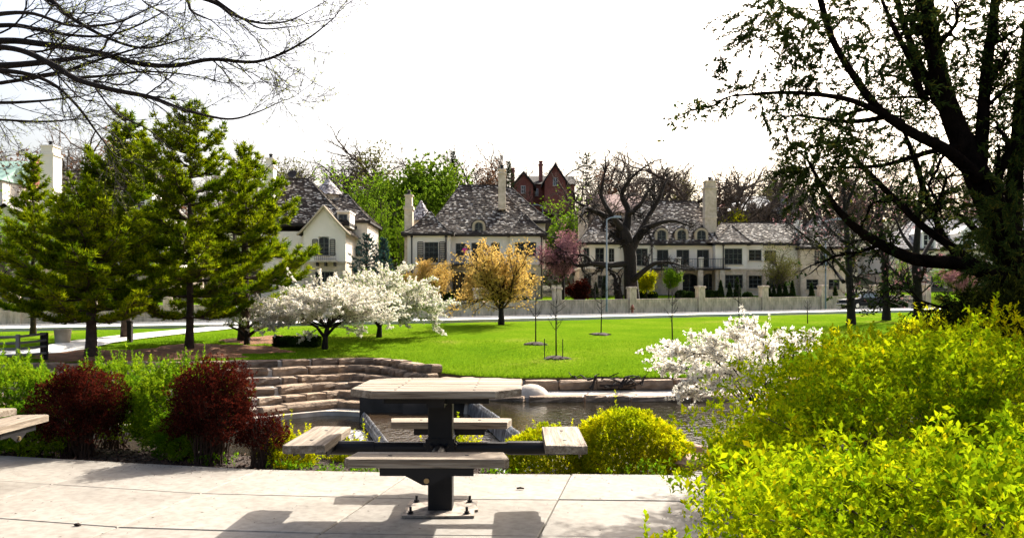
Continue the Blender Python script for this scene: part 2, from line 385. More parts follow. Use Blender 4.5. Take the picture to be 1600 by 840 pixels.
# footpath from the road down to the left (two tone: pale concrete)
fp = [on(420, 508), on(330, 514), on(240, 523), on(150, 534), on(75, 548), on(-40, 556), on(-160, 560)]
fpath = smooth_path([(p[0], p[1]) for p in fp], 8); pv = []
for i, p in enumerate(fpath):
    q = fpath[min(i+1, len(fpath)-1)]-fpath[max(i-1, 0)]; n_ = np.array([-q[1], q[0]])/np.linalg.norm(q); w = .95
    for s_ in (-w, 0, w):
        x, y = p+n_*s_; pv.append((x, y, float(G(x, y))+.035))
i = np.arange(2)[None]+np.arange(len(fpath)-1)[:, None]*3
tag(np_obj('footpath', pv, np.stack([i, i+1, i+4, i+3], -1).reshape(-1, 4), M['road']), kind='structure')
# needle litter under the pines (follows the lawn, ragged outline)
def blob(name, px, py, rx, ry, m, dz=.02, kind='structure', seed=1, h=0):
    r_ = random.Random(seed); c = on(px, py); V = [(c[0], c[1], c[2]+dz+h)]; F = []; n = 40; R = 6
    ph = [r_.uniform(0, 6.28) for _ in range(4)]
    for k in range(1, R+1):
        for j in range(n):
            t = 2*PI*j/n; w = 1+.13*math.sin(3*t+ph[0])+.09*math.sin(5*t+ph[1])+.07*math.sin(9*t+ph[2])+.05*math.sin(14*t+ph[3])
            x, y = c[0]+rx*w*k/R*math.cos(t), c[1]+ry*w*k/R*math.sin(t)
            y = max(y, float(bank(x))+.12)
            V.append((x, y, float(G(x, y))+dz*(1 if k < R else -1)+h*(1-(k/R)**2)))
    for j in range(n): F.append((0, 1+j, 1+(j+1) % n))
    for k in range(R-1):
        for j in range(n): a = 1+k*n; F.append((a+j, a+n+j, a+n+(j+1) % n, a+(j+1) % n))
    me = bpy.data.meshes.new(name); me.from_pydata(V, [], F); me.materials.append(m); me.update()
    return tag(link(bpy.data.objects.new(name, me)), kind=kind)
blob('needle_litter', 200, 556, 3.6, 2.0, M['needle_bed'], .025, seed=2)
blob('needle_litter', 330, 546, 2.6, 1.7, M['needle_bed'], .03, seed=3)
blob('needle_litter', 420, 531, 1.6, 1.8, M['needle_bed'], .026, seed=5)

# ------------------------------------------------------------------ creek
ZU, ZM, ZL = -1.20, -1.60, -1.86
CB = MB(); CB.add([(-400, -300, -3.1), (400, -300, -3.1), (400, 40, -3.1), (-400, 40, -3.1)], [(0, 1, 2, 3)])
tag(CB.build('creek_bed', M['creekbed']), kind='structure')
def water_mat(name, col, bscale, bstr, rough=.04, foam=0):
    m = bpy.data.materials.new(name); m.use_nodes = True; nt = m.node_tree; b = nt.nodes['Principled BSDF']
    b.inputs['Base Color'].default_value = (*col, 1); b.inputs['Roughness'].default_value = rough; b.inputs['IOR'].default_value = 1.33
    n = _noise(nt, bscale, 4, (1, .45, 1)); n2 = _noise(nt, bscale*.23, 3, (1, .5, 1)); a = nt.nodes.new('ShaderNodeMath'); a.operation = 'ADD'
    nt.links.new(n.outputs[0], a.inputs[0]); nt.links.new(n2.outputs[0], a.inputs[1])
    bp = nt.nodes.new('ShaderNodeBump'); bp.inputs['Strength'].default_value = bstr; bp.inputs['Distance'].default_value = .04
    nt.links.new(a.outputs[0], bp.inputs['Height']); nt.links.new(bp.outputs[0], b.inputs['Normal'])
    if foam:
        n3 = _noise(nt, 3.5, 6, (2.5, .5, 1), dist=1); r = _ramp(nt, [(.46, col), (.62, (.55, .56, .58))]); nt.links.new(n3.outputs[0], r.inputs[0]); nt.links.new(r.outputs[0], b.inputs['Base Color'])
        b.inputs['Roughness'].default_value = .25
    return m
M['water'] = water_mat('calm creek water', (.010, .008, .004), 9, .30)
M['water_mid'] = water_mat('shallow water over concrete', (.035, .022, .012), 10, .8, .10)
M['water_foam'] = water_mat('foaming water', (.10, .09, .08), 12, 1, .2, 1)
def flat(name, pts, z, m):
    b = MB(); b.add([(x, y, z) for x, y in pts], [tuple(range(len(pts)))]); return tag(b.build(name, m), kind='structure')
W1 = [(-1.1, 23.8), (-.30, 19.8), (.35, 16.1), (1.25, 11.2)]      # upper weir crest
W2 = [(-3.95, 24.0), (-3.7, 23.1), (-2.6, 18.8), (-.8, 12.0)]      # lower weir crest
flat('upper_pool_water', [(1.3, 9), W1[3], W1[2], W1[1], W1[0], (-1.25, 27), (60, 31), (60, 6), (3, 8)][::-1], ZU, M['water'])
flat('middle_pool_water', [(1.4, 9), (-.5, 9), W2[3], W2[2], W2[1], W2[0], (-3.9, 24.6), (-1.0, 24.6), W1[0], W1[1], W1[2], W1[3]], ZM, M['water_mid'])
flat('lower_pool_water', [(-60, 6), (-.2, 6), W2[3], W2[2], W2[1], W2[0], (-4.4, 30), (-60, 27)], ZL, M['water'])
def weir(name, label, L, ztop_, zbot, th=.16):
    e = empty(name, (L[0][0], L[0][1], zbot), label, 'weir', 'stepped weirs in the creek')
    b = MB(); ox, oy = L[0]
    for (x0, y0), (x1, y1) in zip(L[:-1], L[1:]):
        vs = []
        for z in (zbot-.5-zbot, ztop_-zbot): vs += [(x0-ox, y0-oy, z), (x1-ox, y1-oy, z), (x1-ox+th, y1-oy, z), (x0-ox+th, y0-oy, z)]
        b.add(vs, [(0, 3, 2, 1), (4, 5, 6, 7), (0, 1, 5, 4), (2, 3, 7, 6), (1, 2, 6, 5), (3, 0, 4, 7)])
    b.build('weir_wall', M['creekconc'], e)
    return e
M['fall'] = None
def fall_mat():
    m = bpy.data.materials.new('falling water'); m.use_nodes = True; nt = m.node_tree; b = nt.nodes['Principled BSDF']
    n = _noise(nt, 7, 5, (3, 3, .15)); r = _ramp(nt, [(.40, (.05, .045, .04)), (.54, (.30, .30, .30)), (.68, (.85, .86, .88))])
    nt.links.new(n.outputs[0], r.inputs[0]); nt.links.new(r.outputs[0], b.inputs['Base Color']); b.inputs['Roughness'].default_value = .3
    t = nt.nodes.new('ShaderNodeBsdfTranslucent'); mx = nt.nodes.new('ShaderNodeMixShader'); mx.inputs[0].default_value = .4
    nt.links.new(r.outputs[0], t.inputs[0]); nt.links.new(b.outputs[0], mx.inputs[1]); nt.links.new(t.outputs[0], mx.inputs[2]); nt.links.new(mx.outputs[0], nt.nodes['Material Output'].inputs[0])
    return m
M['fall'] = fall_mat()
def waterfall(name, L, zt, zb, out, seed):
    r_ = random.Random(seed); V = []; n = 60; prof = [(0, 0), (.25, .0), (.6, -.25), (.85, -.6), (1, -1)]
    P = [];
    for i in range(n+1):
        t = i/n*(len(L)-1); k = min(int(t), len(L)-2); f = t-k; P.append((L[k][0]*(1-f)+L[k+1][0]*f, L[k][1]*(1-f)+L[k+1][1]*f))
    for x, y in P:
        w = out*r_.uniform(.97, 1.03)
        for a, d in prof: V.append((x+.1-(a*w+.1), y, zt+d*(zt-zb)+.02+r_.uniform(-.01, .01)))
    k = len(prof); F = [(i*k+j, i*k+j+1, (i+1)*k+j+1, (i+1)*k+j) for i in range(n) for j in range(k-1)]
    return tag(np_obj(name, V, np.array(F), M['fall'], smooth=True), kind='structure')
weir('weir', 'straight concrete weir between the brown shallow basin and the right pool, upper step', W1, ZU-.015, ZM)
weir('weir', 'long diagonal concrete weir at the left of the brown shallow basin, lower step', W2, ZM-.015, ZL)
waterfall('waterfall', [W1[1], W1[2], W1[3]], ZU, ZM, .12, 1)
waterfall('waterfall', [W1[0], W1[1]], ZU, ZM, .10, 4)
waterfall('waterfall', W2, ZM, ZL, .12, 2)
flat('foaming_water', [(-.1, 18.6), (-.35, 17.4), (-.6, 14), (-.3, 9.5), (1.25, 9.5), (1.1, 11.2), (.25, 16.1), (-.02, 18.4)][::-1], ZM+.01, M['water_foam'])
flat('foaming_water', [(-4.2, 22.5), (-3.4, 19.4), (-2.0, 13.4), (-1.5, 13.4), (-3.0, 19.4), (-3.75, 22.5)][::-1], ZL+.012, M['water_foam'])

# ------------------------------------------------------------------ stone terraces of the far bank
def offset_line(pts, d):
    out = []
    for i, p in enumerate(pts):
        a = np.array(pts[max(i-1, 0)]); b = np.array(pts[min(i+1, len(pts)-1)]); t = (b-a)/np.linalg.norm(b-a)
        out.append(np.array(p)+np.array([t[1], -t[0]])*d)
    return out
def resample(pts, ds):
    pts = [np.array(p) for p in pts]; out = [pts[0]]; acc = 0
    for a, b in zip(pts[:-1], pts[1:]):
        L = np.linalg.norm(b-a); n = max(1, int(L/ds))
        for k in range(1, n+1): out.append(a+(b-a)*k/n)
    return out
rb = random.Random(11)
def rock_data(L, D, H, r_, name='stone'):
    """a rough quarried block, front at -y, origin at middle of the top back"""
    j = lambda a: r_.uniform(-a, a)
    c = r_.uniform(.02, .05); vs = []
    xs = [-L/2, -L/6+j(.08*L), L/6+j(.08*L), L/2]
    for lev, (z, ins) in enumerate(((-H, 0), (-H*.5, -.02), (-c, 0), (0, c*1.3))):
        for x in xs: vs.append((x*(1-ins/L*1.2)+j(.012), -D+ins+j(.03), z+j(.012)))
        for x in xs[::-1]: vs.append((x*(1-ins/L*1.2)+j(.012), -ins*.3+j(.015), z+j(.012)))
    fs = [tuple(range(7, -1, -1)), tuple(range(24, 32))]
    for lv in range(3):
        for i in range(8): a = lv*8; fs.append((a+i, a+(i+1) % 8, a+8+(i+1) % 8, a+8+i))
    b = MB(); b.add(vs, fs); return b.data(name, M['stone'])
def course(parent, line, z, r_, Lr=(.45, 1.15), D=.42, H=.27, s0=0, s1=None):
    pts = resample(line, .12); s = [0]
    for a, b in zip(pts[:-1], pts[1:]): s.append(s[-1]+np.linalg.norm(b-a))
    X = [p[0] for p in pts]; Y = [p[1] for p in pts]; end = s1 if s1 is not None else s[-1]; u = s0
    while u < end-.2:
        L = min(r_.uniform(*Lr), end-u)
        x0, y0, x1, y1 = np.interp(u, s, X), np.interp(u, s, Y), np.interp(u+L, s, X), np.interp(u+L, s, Y)
        dz = r_.uniform(-.025, .02); h_ = H*r_.uniform(.92, 1.05)
        o = bpy.data.objects.new('stone', rock_data(L-r_.uniform(.03, .09), D+r_.uniform(-.06, .04), h_, r_))
        o.location = ((x0+x1)/2, (y0+y1)/2, z+dz); o.rotation_euler = (r_.uniform(-.02, .02), r_.uniform(-.02, .02), math.atan2(y1-y0, x1-x0)+r_.uniform(-.04, .04))
        link(o, parent); u += L
TB = [(x, y) for x, y in zip(_bx, _by) if -31 < x < -2][0:]
TB = [(-24, 24.3)]+[p for p in TB if p[0] > -20]+[(-1.3, 26.0)]
tl = [tuple(p) for p in smooth_path(TB, 6)]
terr = empty('stone_terrace', (0, 0, 0), 'curved brown stone steps going down from the lawn to the left pool', 'stone steps')
TP = resample(tl, .25); TP = [tuple(p) for p in TP]
def cpt(p, k, extra=0):
    w = float(np.interp(p[0], [-6.5, -2.0], [.86, .22])); return (p[0]-(.14*k*w), p[1]-k*w-extra)
XEND = [-1.95, -2.05, -2.4, -2.9, -3.6, -3.9]
ZS = [-.42-.215*k for k in range(6)]
for k in range(6):
    ln = [cpt(p, k) for p in TP]; ln = [p for p in ln if p[0] < XEND[k]+.1]
    course(terr, ln, ZS[k], rb, (.45, 1.2) if k < 5 else (.9, 2.0), .42, .23, s0=2)
fl = MB()
for k in range(6):
    ps = [p for p in TP if cpt(p, k)[0] < XEND[k]-.45]
    for a, b in zip(ps[:-1], ps[1:]):
        a0, b0, a1, b1 = cpt(a, k-.7 if k else 0, .0), cpt(b, k-.7 if k else 0, .0), cpt(a, k, .34), cpt(b, k, .34); z = ZS[k]-.04
        fl.add([(*a0, z+.02), (*b0, z+.02), (*b1, z), (*a1, z), (*b1, z-.8), (*a1, z-.8)], [(3, 2, 1, 0), (3, 5, 4, 2)])
tag(fl.build('terrace_mortar', M['ledge']), kind='structure')
ap = MB(); ps = [p for p in TP if cpt(p, 5)[0] < -3.9]
for a, b in zip(ps[:-1], ps[1:]):
    a0, b0, a1, b1 = cpt(a, 5, .3), cpt(b, 5, .3), cpt(a, 5, 1.0), cpt(b, 5, 1.0)
    ap.add([(*a0, -1.70), (*b0, -1.70), (*b1, -1.73), (*a1, -1.73), (*b1, -2.6), (*a1, -2.6)], [(3, 2, 1, 0), (3, 5, 4, 2)])
tag(ap.build('pool_apron', M['ledge']), kind='structure')
# right retaining wall: one course on a pale ledge, flat stones along the water
rw = empty('retaining_wall', (0, 0, 0), 'low brown stone retaining wall between the right pool and the lawn', 'stone wall')
RB = [(x, float(bank(x))-.02) for x in (-1.9, -1.0, 0, 2, 4.5, 8, 12, 16, 22, 30)]
course(rw, RB, -.73, rb, (.4, 1.3), .40, .26)
lowl = [(x, y-1.15) for x, y in RB]
course(rw, lowl, -1.06, rb, (.5, 1.6), .35, .22)
lg = MB()
for (xa, ya), (xb, yb) in zip(RB[:-1], RB[1:]):
    lg.add([(xa, ya+.3, -.97), (xb, yb+.3, -.97), (xb, yb-1.3, -1.09), (xa, ya-1.3, -1.09), (xb, yb-1.35, -1.7), (xa, ya-1.35, -1.7), (xa, ya+.1, -.78), (xb, yb+.1, -.78), (xa, ya-.05, -.97), (xb, yb-.05, -.97)], [(3, 2, 1, 0), (3, 5, 4, 2), (8, 9, 7, 6)])
tag(lg.build('bank_ledge', M['ledge']), kind='structure')
# concrete abutments at the head of the weirs
ab = MB(); ab.box(-4.1, -2.9, 24.1, 25.4, -3.0, -1.05); ab.box(-2.9, -1.0, 23.8, 24.6, -3.0, -1.12)
M['darkconc'] = mat('wet dark concrete', [(.3, (.02, .017, .013)), (.7, (.075, .062, .05))], 1.2, 6, rough=.8)
tag(ab.build('abutment', M['darkconc']), 'grey concrete abutment at the head of the brown basin behind the table', 'abutment')
dm = MB()
dm.ball((.5, 23.6, -1.25), .46, 16, 9, (1.15, 1.1, 1.0)); tag(dm.build('pipe_headwall', M['ledge'], smooth=True), 'rounded pale concrete hump at the left end of the waterside stones', 'headwall')

# ------------------------------------------------------------------ near side: patio, mulch, bank
EU = [(-9, 7.9), (-6, 7.75), (-4.24, 7.41), (-3.02, 7.06), (-1.90, 6.76), (-1.14, 6.67), (-.47, 6.60), (.436, 6.57), (1.40, 6.52), (3, 6.3), (6, 5.9)]
au = math.radians(9.3); ux, uy = math.sin(au), math.cos(au); vx, vy = math.cos(au), -math.sin(au)
_ev = [x*vx+y*vy for x, y in EU]; _eu = [x*ux+y*uy for x, y in EU]
def eu(v): return float(np.interp(v, _ev, _eu))
def uv2(u, v): return (u*ux+v*vx, u*uy+v*vy)
patio = empty('patio', (0, 0, 0)); tag(patio, kind='structure')
rows = [0, .885, 1.80, 3.15, 4.5, 5.9, 7.3, 8.7, 10.1, 11.5]
ncol = 0
for r0, r1 in zip(rows[:-1], rows[1:]):
    for k in range(-8, 7):
        v0 = -.634+1.17*k; v1 = v0+1.17
        if v0 < -9 or v1 > 6.2: continue
        g = .004; a, b = v0+g, v1-g; mid = (a+b)/2
        top = [uv2(eu(v)*1-r0-g*(r0 > 0), v) for v in (a, mid, b)]; bot = [uv2(eu(v)-r1+g, v) for v in (b, mid, a)]
        ring = top+bot; cx = sum(p[0] for p in ring)/6; cy = sum(p[1] for p in ring)/6; be = .006
        ins = [(p[0]+(cx-p[0])*be/.6, p[1]+(cy-p[1])*be/.45) for p in ring]
        dz = random.uniform(-.002, .002); s_ = MB()
        vs = [(x-cx, y-cy, -.1) for x, y in ring]+[(x-cx, y-cy, -.006+dz) for x, y in ring]+[(x-cx, y-cy, dz) for x, y in ins]
        fs = [(12, 17, 16, 15, 14, 13)]+[(i, 6+i, 6+(i+1) % 6, (i+1) % 6) for i in range(6)]+[(6+i, 12+i, 12+(i+1) % 6, 6+(i+1) % 6) for i in range(6)]
        s_.add(vs, fs); s_.build('slab', M['concrete'], patio, loc=(cx, cy, 0))
# ground under and beyond the patio
def near_fn(u, d):
    x0, y0 = uv2(eu(u), u); x, y = x0+ux*d, y0+uy*d
    if d < 0: return (x, y, -.115)
    z = -.045-.02*min(d, .8) if d <= .85 else -.061-(d-.85)*.52
    if u > 2.0: z = -.06-max(0, d-float(np.interp(u, [2.2, 3.6], [2.2, 7.5])))*.5
    if -1.2 < u < 2 and d > .25: z = min(z, -.06-(d-.25)*.42)
    return (x, y, max(z, -3.05)+(.012*math.sin(u*13)*math.sin(d*11) if d > .1 else -.02))
sheet('mulch_bed', list(np.linspace(-16, 16, 150)), [-16, -10, -5, -.02, .0, .06, .2, .4, .6, .85, 1.1, 1.5, 2, 2.6, 3.3, 4, 5, 6, 7, 8, 9, 11, 13], near_fn, M['soil'])
def near_z(x, y):
    v = x*vx+y*vy; d = x*ux+y*uy-eu(v); return near_fn(v, max(d, 0))[2]
# loose chips over the bed
rg = np.random.default_rng(5); n = 9000
u = rg.uniform(-6, 3, n); d = rg.uniform(.02, 1.4, n); P = np.array([near_fn(a, b) for a, b in zip(u, d)]); P[:, 2] += .008
V, F = kites(P, rg.normal(size=(n, 3))*np.array([1, 1, .3]), .035*rg.uniform(.5, 1.5, n), .014, rg)
tag(np_obj('mulch_chips', V, F, M['bark_chip']), kind='stuff')
# grass blades: along the lawn's edge and scattered over its nearest part
n = 52000; x = rg.uniform(-14, 12, n); t = rg.uniform(0, 1, n)**2*9
y = bank(x)+.03+t; z = G(x, y); keep = ~((x < -4.5) & (y < 31.5) & (rg.random(n) < .75)); x, y, z, t = x[keep], y[keep], z[keep], t[keep]; n = len(x)
hh = .06+.10*np.exp(-t*3)*rg.random(n)*(x > -2.5)
V, F = tri_needles(np.stack([x, y, z-.005], 1), np.tile([0, 0, 1.], (n, 1)), 1, 1, .02, rg, .7)
V = V.reshape(-1, 3, 3); V[:, 2] = V[:, :2].mean(1)+(V[:, 2]-V[:, :2].mean(1))*hh[:, None]; V = V.reshape(-1, 3)
tag(np_obj('grass_tufts', V, F, M['blade']), kind='stuff')
# ------------------------------------------------------------------ boundary wall along the road
wl = empty('boundary_wall', (0, wallY(0), 0), 'long buff stone wall with square piers along the far side of the road', 'wall')
wl.location = (0, 0, 0)
def wall_pt(px):
    # X on the wall line seen at this column
    k = (px-800)/FPX; return k*72.7/(1-.344*k)
pier_px = [-95, 25, 145, 262, 382, 505, 627, 747, 870, 987, 1094, 1193, 1285, 1367, 1447]
ang = math.atan(.344)
PX = [wall_pt(p) for p in pier_px]
pier_me = None
for k, X in enumerate(PX):
    y = float(wallY(X)); z = float(roadz(X))+.1
    if pier_me is None:
        b = MB(); b.box(-.31, .31, -.31, .31, -.3, 2.0); b.bevbox(-.38, .38, -.38, .38, 2.0, 2.2, .04); pier_me = b.data('pier', M['pinkstucco'])
    o = bpy.data.objects.new('pier', pier_me); o.location = (X, y, z); o.rotation_euler = (0, 0, ang); link(o, wl)
    if k < len(PX)-1:
        X1 = PX[k+1]; y1 = float(wallY(X1)); z1 = float(roadz(X1))+.1; L = math.hypot(X1-X, y1-y)-.62; npan = 3 if L > 5 else 2
        for q in range(npan):
            f0 = (.31+L*q/npan+.006)/(L+.62); f1 = (.31+L*(q+1)/npan-.006)/(L+.62); l_ = (f1-f0)*(L+.62); f = (f0+f1)/2
            b = MB(); b.box(-l_/2, l_/2, -.14, .14, -.4, 1.06)
            o = b.build('wall_panel', M['pinkstucco'], wl); o.location = (X+(X1-X)*f, y+(y1-y)*f, z+(z1-z)*f); o.rotation_euler = (0, math.atan2(-(z1-z), L), ang)
            b = MB(); b.bevbox(-l_/2, l_/2, -.19, .19, 1.06, 1.16, .02)
            c = b.build('coping', M['pinkstucco'], wl); c.location = o.location; c.rotation_euler = o.rotation_euler

# ------------------------------------------------------------------ house kit (world coordinates, fronts face -Y)
def X_(px, Y): return (px-800)/FPX*Y
def Z_(py, Y): return HC+(HOR-py)/FPX*Y
rr = random.Random(21)
def roof_face(sh, un, A, B, C, D, flare=1.2, row=.16, wid=.17, under=True):
    """eave A-B, ridge D-C; rows of single shingles over an underlay"""
    A, B, C, D = map(Vector, (A, B, C, D))
    def pt(u, v):
        p = A.lerp(B, u).lerp(D.lerp(C, u), v); z0 = A.z+(B.z-A.z)*u; z1 = D.z+(C.z-D.z)*u
        p.z = z0+(z1-z0)*(v**flare if v > 0 else v); return p
    Ls = ((A+B)/2-(C+D)/2).length; n = max(2, int(Ls/row)); m = 6
    for i in range(m):
        v0, v1 = i/m, (i+1)/m; un.add([pt(0, v0), pt(1, v0), pt(1, v1), pt(0, v1)], [(0, 1, 2, 3)])
    for i in range(n):
        v0, v1 = i/n, min((i+1.15)/n, 1); p0, p1, p2, p3 = pt(0, v0), pt(1, v0), pt(1, v1), pt(0, v1)
        w = (p1-p0).length; k = max(1, int(w/wid)); nn = (p1-p0).cross(p3-p0)
        if nn.length < 1e-6: nn = (p1-p0).cross(p2-p0)
        nn.normalize()
        if nn.z < 0: nn = -nn
        off = rr.random(); cuts = [0]+[min(1, max(0, (j+off)/k+rr.uniform(-.2, .2)/k)) for j in range(k)]+[1]; cuts.sort()
        for a, b in zip(cuts[:-1], cuts[1:]):
            if b-a < .02/max(w, .1): continue
            h = rr.uniform(.03, .065); g = .012/max(w, .3)
            q0, q1, q2, q3 = p0.lerp(p1, a+g), p0.lerp(p1, b-g), p3.lerp(p2, b-g), p3.lerp(p2, a+g)
            dd = (p0-p3)*rr.uniform(-.04, .06)
            q0 = q0+dd; q1 = q1+dd
            sh.add([q0+nn*h, q1+nn*h, q2+nn*.012, q3+nn*.012, q0+nn*.004, q1+nn*.004], [(0, 1, 2, 3), (4, 5, 1, 0), (4, 0, 3), (5, 2, 1)])
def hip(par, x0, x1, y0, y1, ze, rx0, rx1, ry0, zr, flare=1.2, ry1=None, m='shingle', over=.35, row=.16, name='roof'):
    """hipped roof: eave rectangle x0..x1,y0..y1 and a ridge rx0..rx1 at depth ry0"""
    ry1 = ry0 if ry1 is None else ry1
    sh, un = MB(), MB(); a, b, c, d = (x0-over, y0-over, ze), (x1+over, y0-over, ze), (x1+over, y1+over, ze), (x0-over, y1+over, ze)
    r0, r1, r2, r3 = (rx0, ry0, zr), (rx1, ry0, zr), (rx1, ry1, zr), (rx0, ry1, zr)
    for q in ((a, b, r1, r0), (b, c, r2, r1), (c, d, r3, r2), (d, a, r0, r3)): roof_face(sh, un, *q, flare=flare, row=row*(2.6 if q[0] is c else 1), wid=.17*(3.5 if q[0] is c else 1.35))
    if ry1 != ry0: un.add([r0, r1, r2, r3], [(0, 1, 2, 3)])
    un.add([(a[0], a[1], ze-.22), (b[0], b[1], ze-.22), (c[0], c[1], ze-.22), (d[0], d[1], ze-.22), a, b, c, d],
           [(3, 2, 1, 0), (0, 1, 5, 4), (1, 2, 6, 5), (2, 3, 7, 6), (3, 0, 4, 7)])
    r = un.build(name, M['underroof'], par)
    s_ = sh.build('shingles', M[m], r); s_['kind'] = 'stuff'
    # ridge and hip caps
    hp = MB()
    for e_, t_ in ((a, r0), (b, r1), (c, r2), (d, r3)):
        pts = []
        for i in range(7):
            v = i/6; p = Vector(e_).lerp(Vector(t_), v); p.z = ze+(zr-ze)*v**flare+.05; pts.append(p)
        hp.tube(pts, .05, 5)
    if rx1-rx0 > .3: hp.tube([Vector(r0)+Vector((0, 0, .05)), Vector(r1)+Vector((0, 0, .05))], .06, 5)
    hp.build('ridge_cap', M['underroof'], r)
    return r
def cone(par, cx, cy, r, z0, z1, m='shingle_pale', k=14):
    sh, un = MB(), MB()
    for i in range(k):
        t0, t1 = 2*PI*i/k, 2*PI*(i+1)/k
        roof_face(sh, un, (cx+r*math.cos(t0), cy+r*math.sin(t0), z0), (cx+r*math.cos(t1), cy+r*math.sin(t1), z0), (cx+.02*math.cos(t1), cy+.02*math.sin(t1), z1), (cx+.02*math.cos(t0), cy+.02*math.sin(t0), z1), flare=1.1)
    r_ = un.build('turret_roof', M['underroof'], par); s_ = sh.build('shingles', M[m], r_); s_['kind'] = 'stuff'; return r_
def window(par, x0, x1, z0, z1, Y, cols=2, rws=3, arch=0, shut=None, recess=.13, fm='frame', name='window'):
    f = MB(); t = .07; y0, y1 = Y+recess-.06, Y+recess
    f.box(x0, x0+t, y0, y1, z0, z1); f.box(x1-t, x1, y0, y1, z0, z1); f.box(x0+t, x1-t, y0, y1, z0, z0+t)
    if arch:
        n = 8; out = [(x0, z1)]+[((x0+x1)/2-(x1-x0)/2*math.cos(PI*i/n), z1+arch*math.sin(PI*i/n)) for i in range(1, n)]+[(x1, z1)]
        inn = [((x0+x1)/2-((x1-x0)/2-t)*math.cos(PI*i/n), z1+(arch-t)*math.sin(PI*i/n)) for i in range(n, -1, -1)]
        for i in range(n): f.prism([out[i], out[i+1], inn[n-i-1], inn[n-i]], y0, y1, 'y')
    else: f.box(x0+t, x1-t, y0, y1, z1-t, z1)
    for c in range(1, cols):
        x = x0+(x1-x0)*c/cols; w = .035 if c*2 == cols else .02; f.box(x-w, x+w, y0+.012, y1-.004, z0+t, z1+(arch*.8 if arch else -t))
    for r in range(1, rws):
        z = z0+(z1-z0)*r/rws; f.box(x0+t, x1-t, y0+.016, y1-.006, z-.02, z+.02)
    w = f.build(name, M[fm], par)
    g = MB(); g.box(x0+.02, x1-.02, y1+.004, y1+.05, z0+.02, z1-(.02 if not arch else 0))
    if arch: g.prism([((x0+x1)/2-((x1-x0)/2-.02)*math.cos(PI*i/8), z1+.002+(arch-.02)*math.sin(PI*i/8)) for i in range(9)], y1+.004, y1+.05, 'y')
    g.build('pane', M['glass'], w)
    if name == 'window':
        s_ = MB(); s_.box(x0-.08, x1+.08, Y-.09, Y+.02, z0-.10, z0-.003); s_.build('sill', M['limestone'], w)
    if shut:
        for sx in (-1, 1):
            a, b = ((x0-.07-shut, x0-.07) if sx < 0 else (x1+.07, x1+.07+shut)); h = MB()
            h.box(a, a+.06, Y-.06, Y-.004, z0, z1); h.box(b-.06, b, Y-.06, Y-.004, z0, z1); n = int((z1-z0)/.16)
            for i in range(n+1):
                z = z0+(z1-z0-.05)*i/n; h.box(a+.06, b-.06, Y-.05, Y-.008, z, z+.09)
            h.build('shutter', M['shutter'], par)
    return w
def walls(par, x0, x1, y0, y1, z0, z1, holes=(), m='stucco', name='wall', th=.28):
    """front wall with real openings plus the volume behind it; holes: (hx0,hx1,hz0,hz1,arch)"""
    b = MB(); xs = sorted({x0, x1, *[h[0] for h in holes], *[h[1] for h in holes]}); 
    for xa, xb in zip(xs[:-1], xs[1:]):
        hs = sorted([h for h in holes if h[0] < (xa+xb)/2 < h[1]], key=lambda h: h[2]); z = z0
        for h in hs:
            if h[2] > z+1e-4: b.box(xa, xb, y0, y0+th, z, h[2])
            z = h[3]+(h[4] if len(h) > 4 else 0)
        if z1 > z+1e-4: b.box(xa, xb, y0, y0+th, z, z1)
    for h in holes:
        if len(h) > 4 and h[4]:
            n = 8; c = (h[0]+h[1])/2; w = (h[1]-h[0])/2; zt = h[3]+h[4]
            for i in range(n):
                a0, a1 = PI*i/n, PI*(i+1)/n; p0, p1 = (c-w*math.cos(a0), h[3]+h[4]*math.sin(a0)), (c-w*math.cos(a1), h[3]+h[4]*math.sin(a1))
                b.prism([p0, p1, (p1[0], zt), (p0[0], zt)], y0+.004, y0+th-.004, 'y')
    b.build(name, M[m], par)
    v = MB(); v.box(x0, x1, y0+th, y1, z0, z1); v.build('side_wall', M[m], par)
def chimney(par, x0, x1, y, z0, z1, d=1.1, m='limestone', steps=True, pot=True):
    b = MB(); h = z1-z0; b.box(x0, x1, y, y+d, z0, z1-h*.13)
    b.bevbox(x0-.09, x1+.09, y-.09, y+d+.09, z1-h*.13, z1-h*.10, .03); b.box(x0+.06, x1-.06, y+.06, y+d-.06, z1-h*.10, z1-.12)
    b.bevbox(x0-.03, x1+.03, y-.03, y+d+.03, z1-.12, z1, .03)
    if steps: b.bevbox(x0-.07, x1+.07, y-.07, y+d+.07, z0+h*.42, z0+h*.45, .03)
    c = b.build('chimney', M[m], par)
    if pot:
        p = MB(); p.lathe((x0+x1)/2, y+d/2, [(.16, z1), (.14, z1+.3), (.2, z1+.32), (.2, z1+.4), (.05, z1+.45)], 8); p.build('chimney_pot', M['iron'], c)
    return c
def pxwin(par, a, b, t, bt, Y, **k): return window(par, X_(a, Y), X_(b, Y), Z_(bt, Y), Z_(t, Y), Y, **k)
def hole(a, b, t, bt, Y, arch=0): return (X_(a, Y), X_(b, Y), Z_(bt, Y), Z_(t, Y), arch)
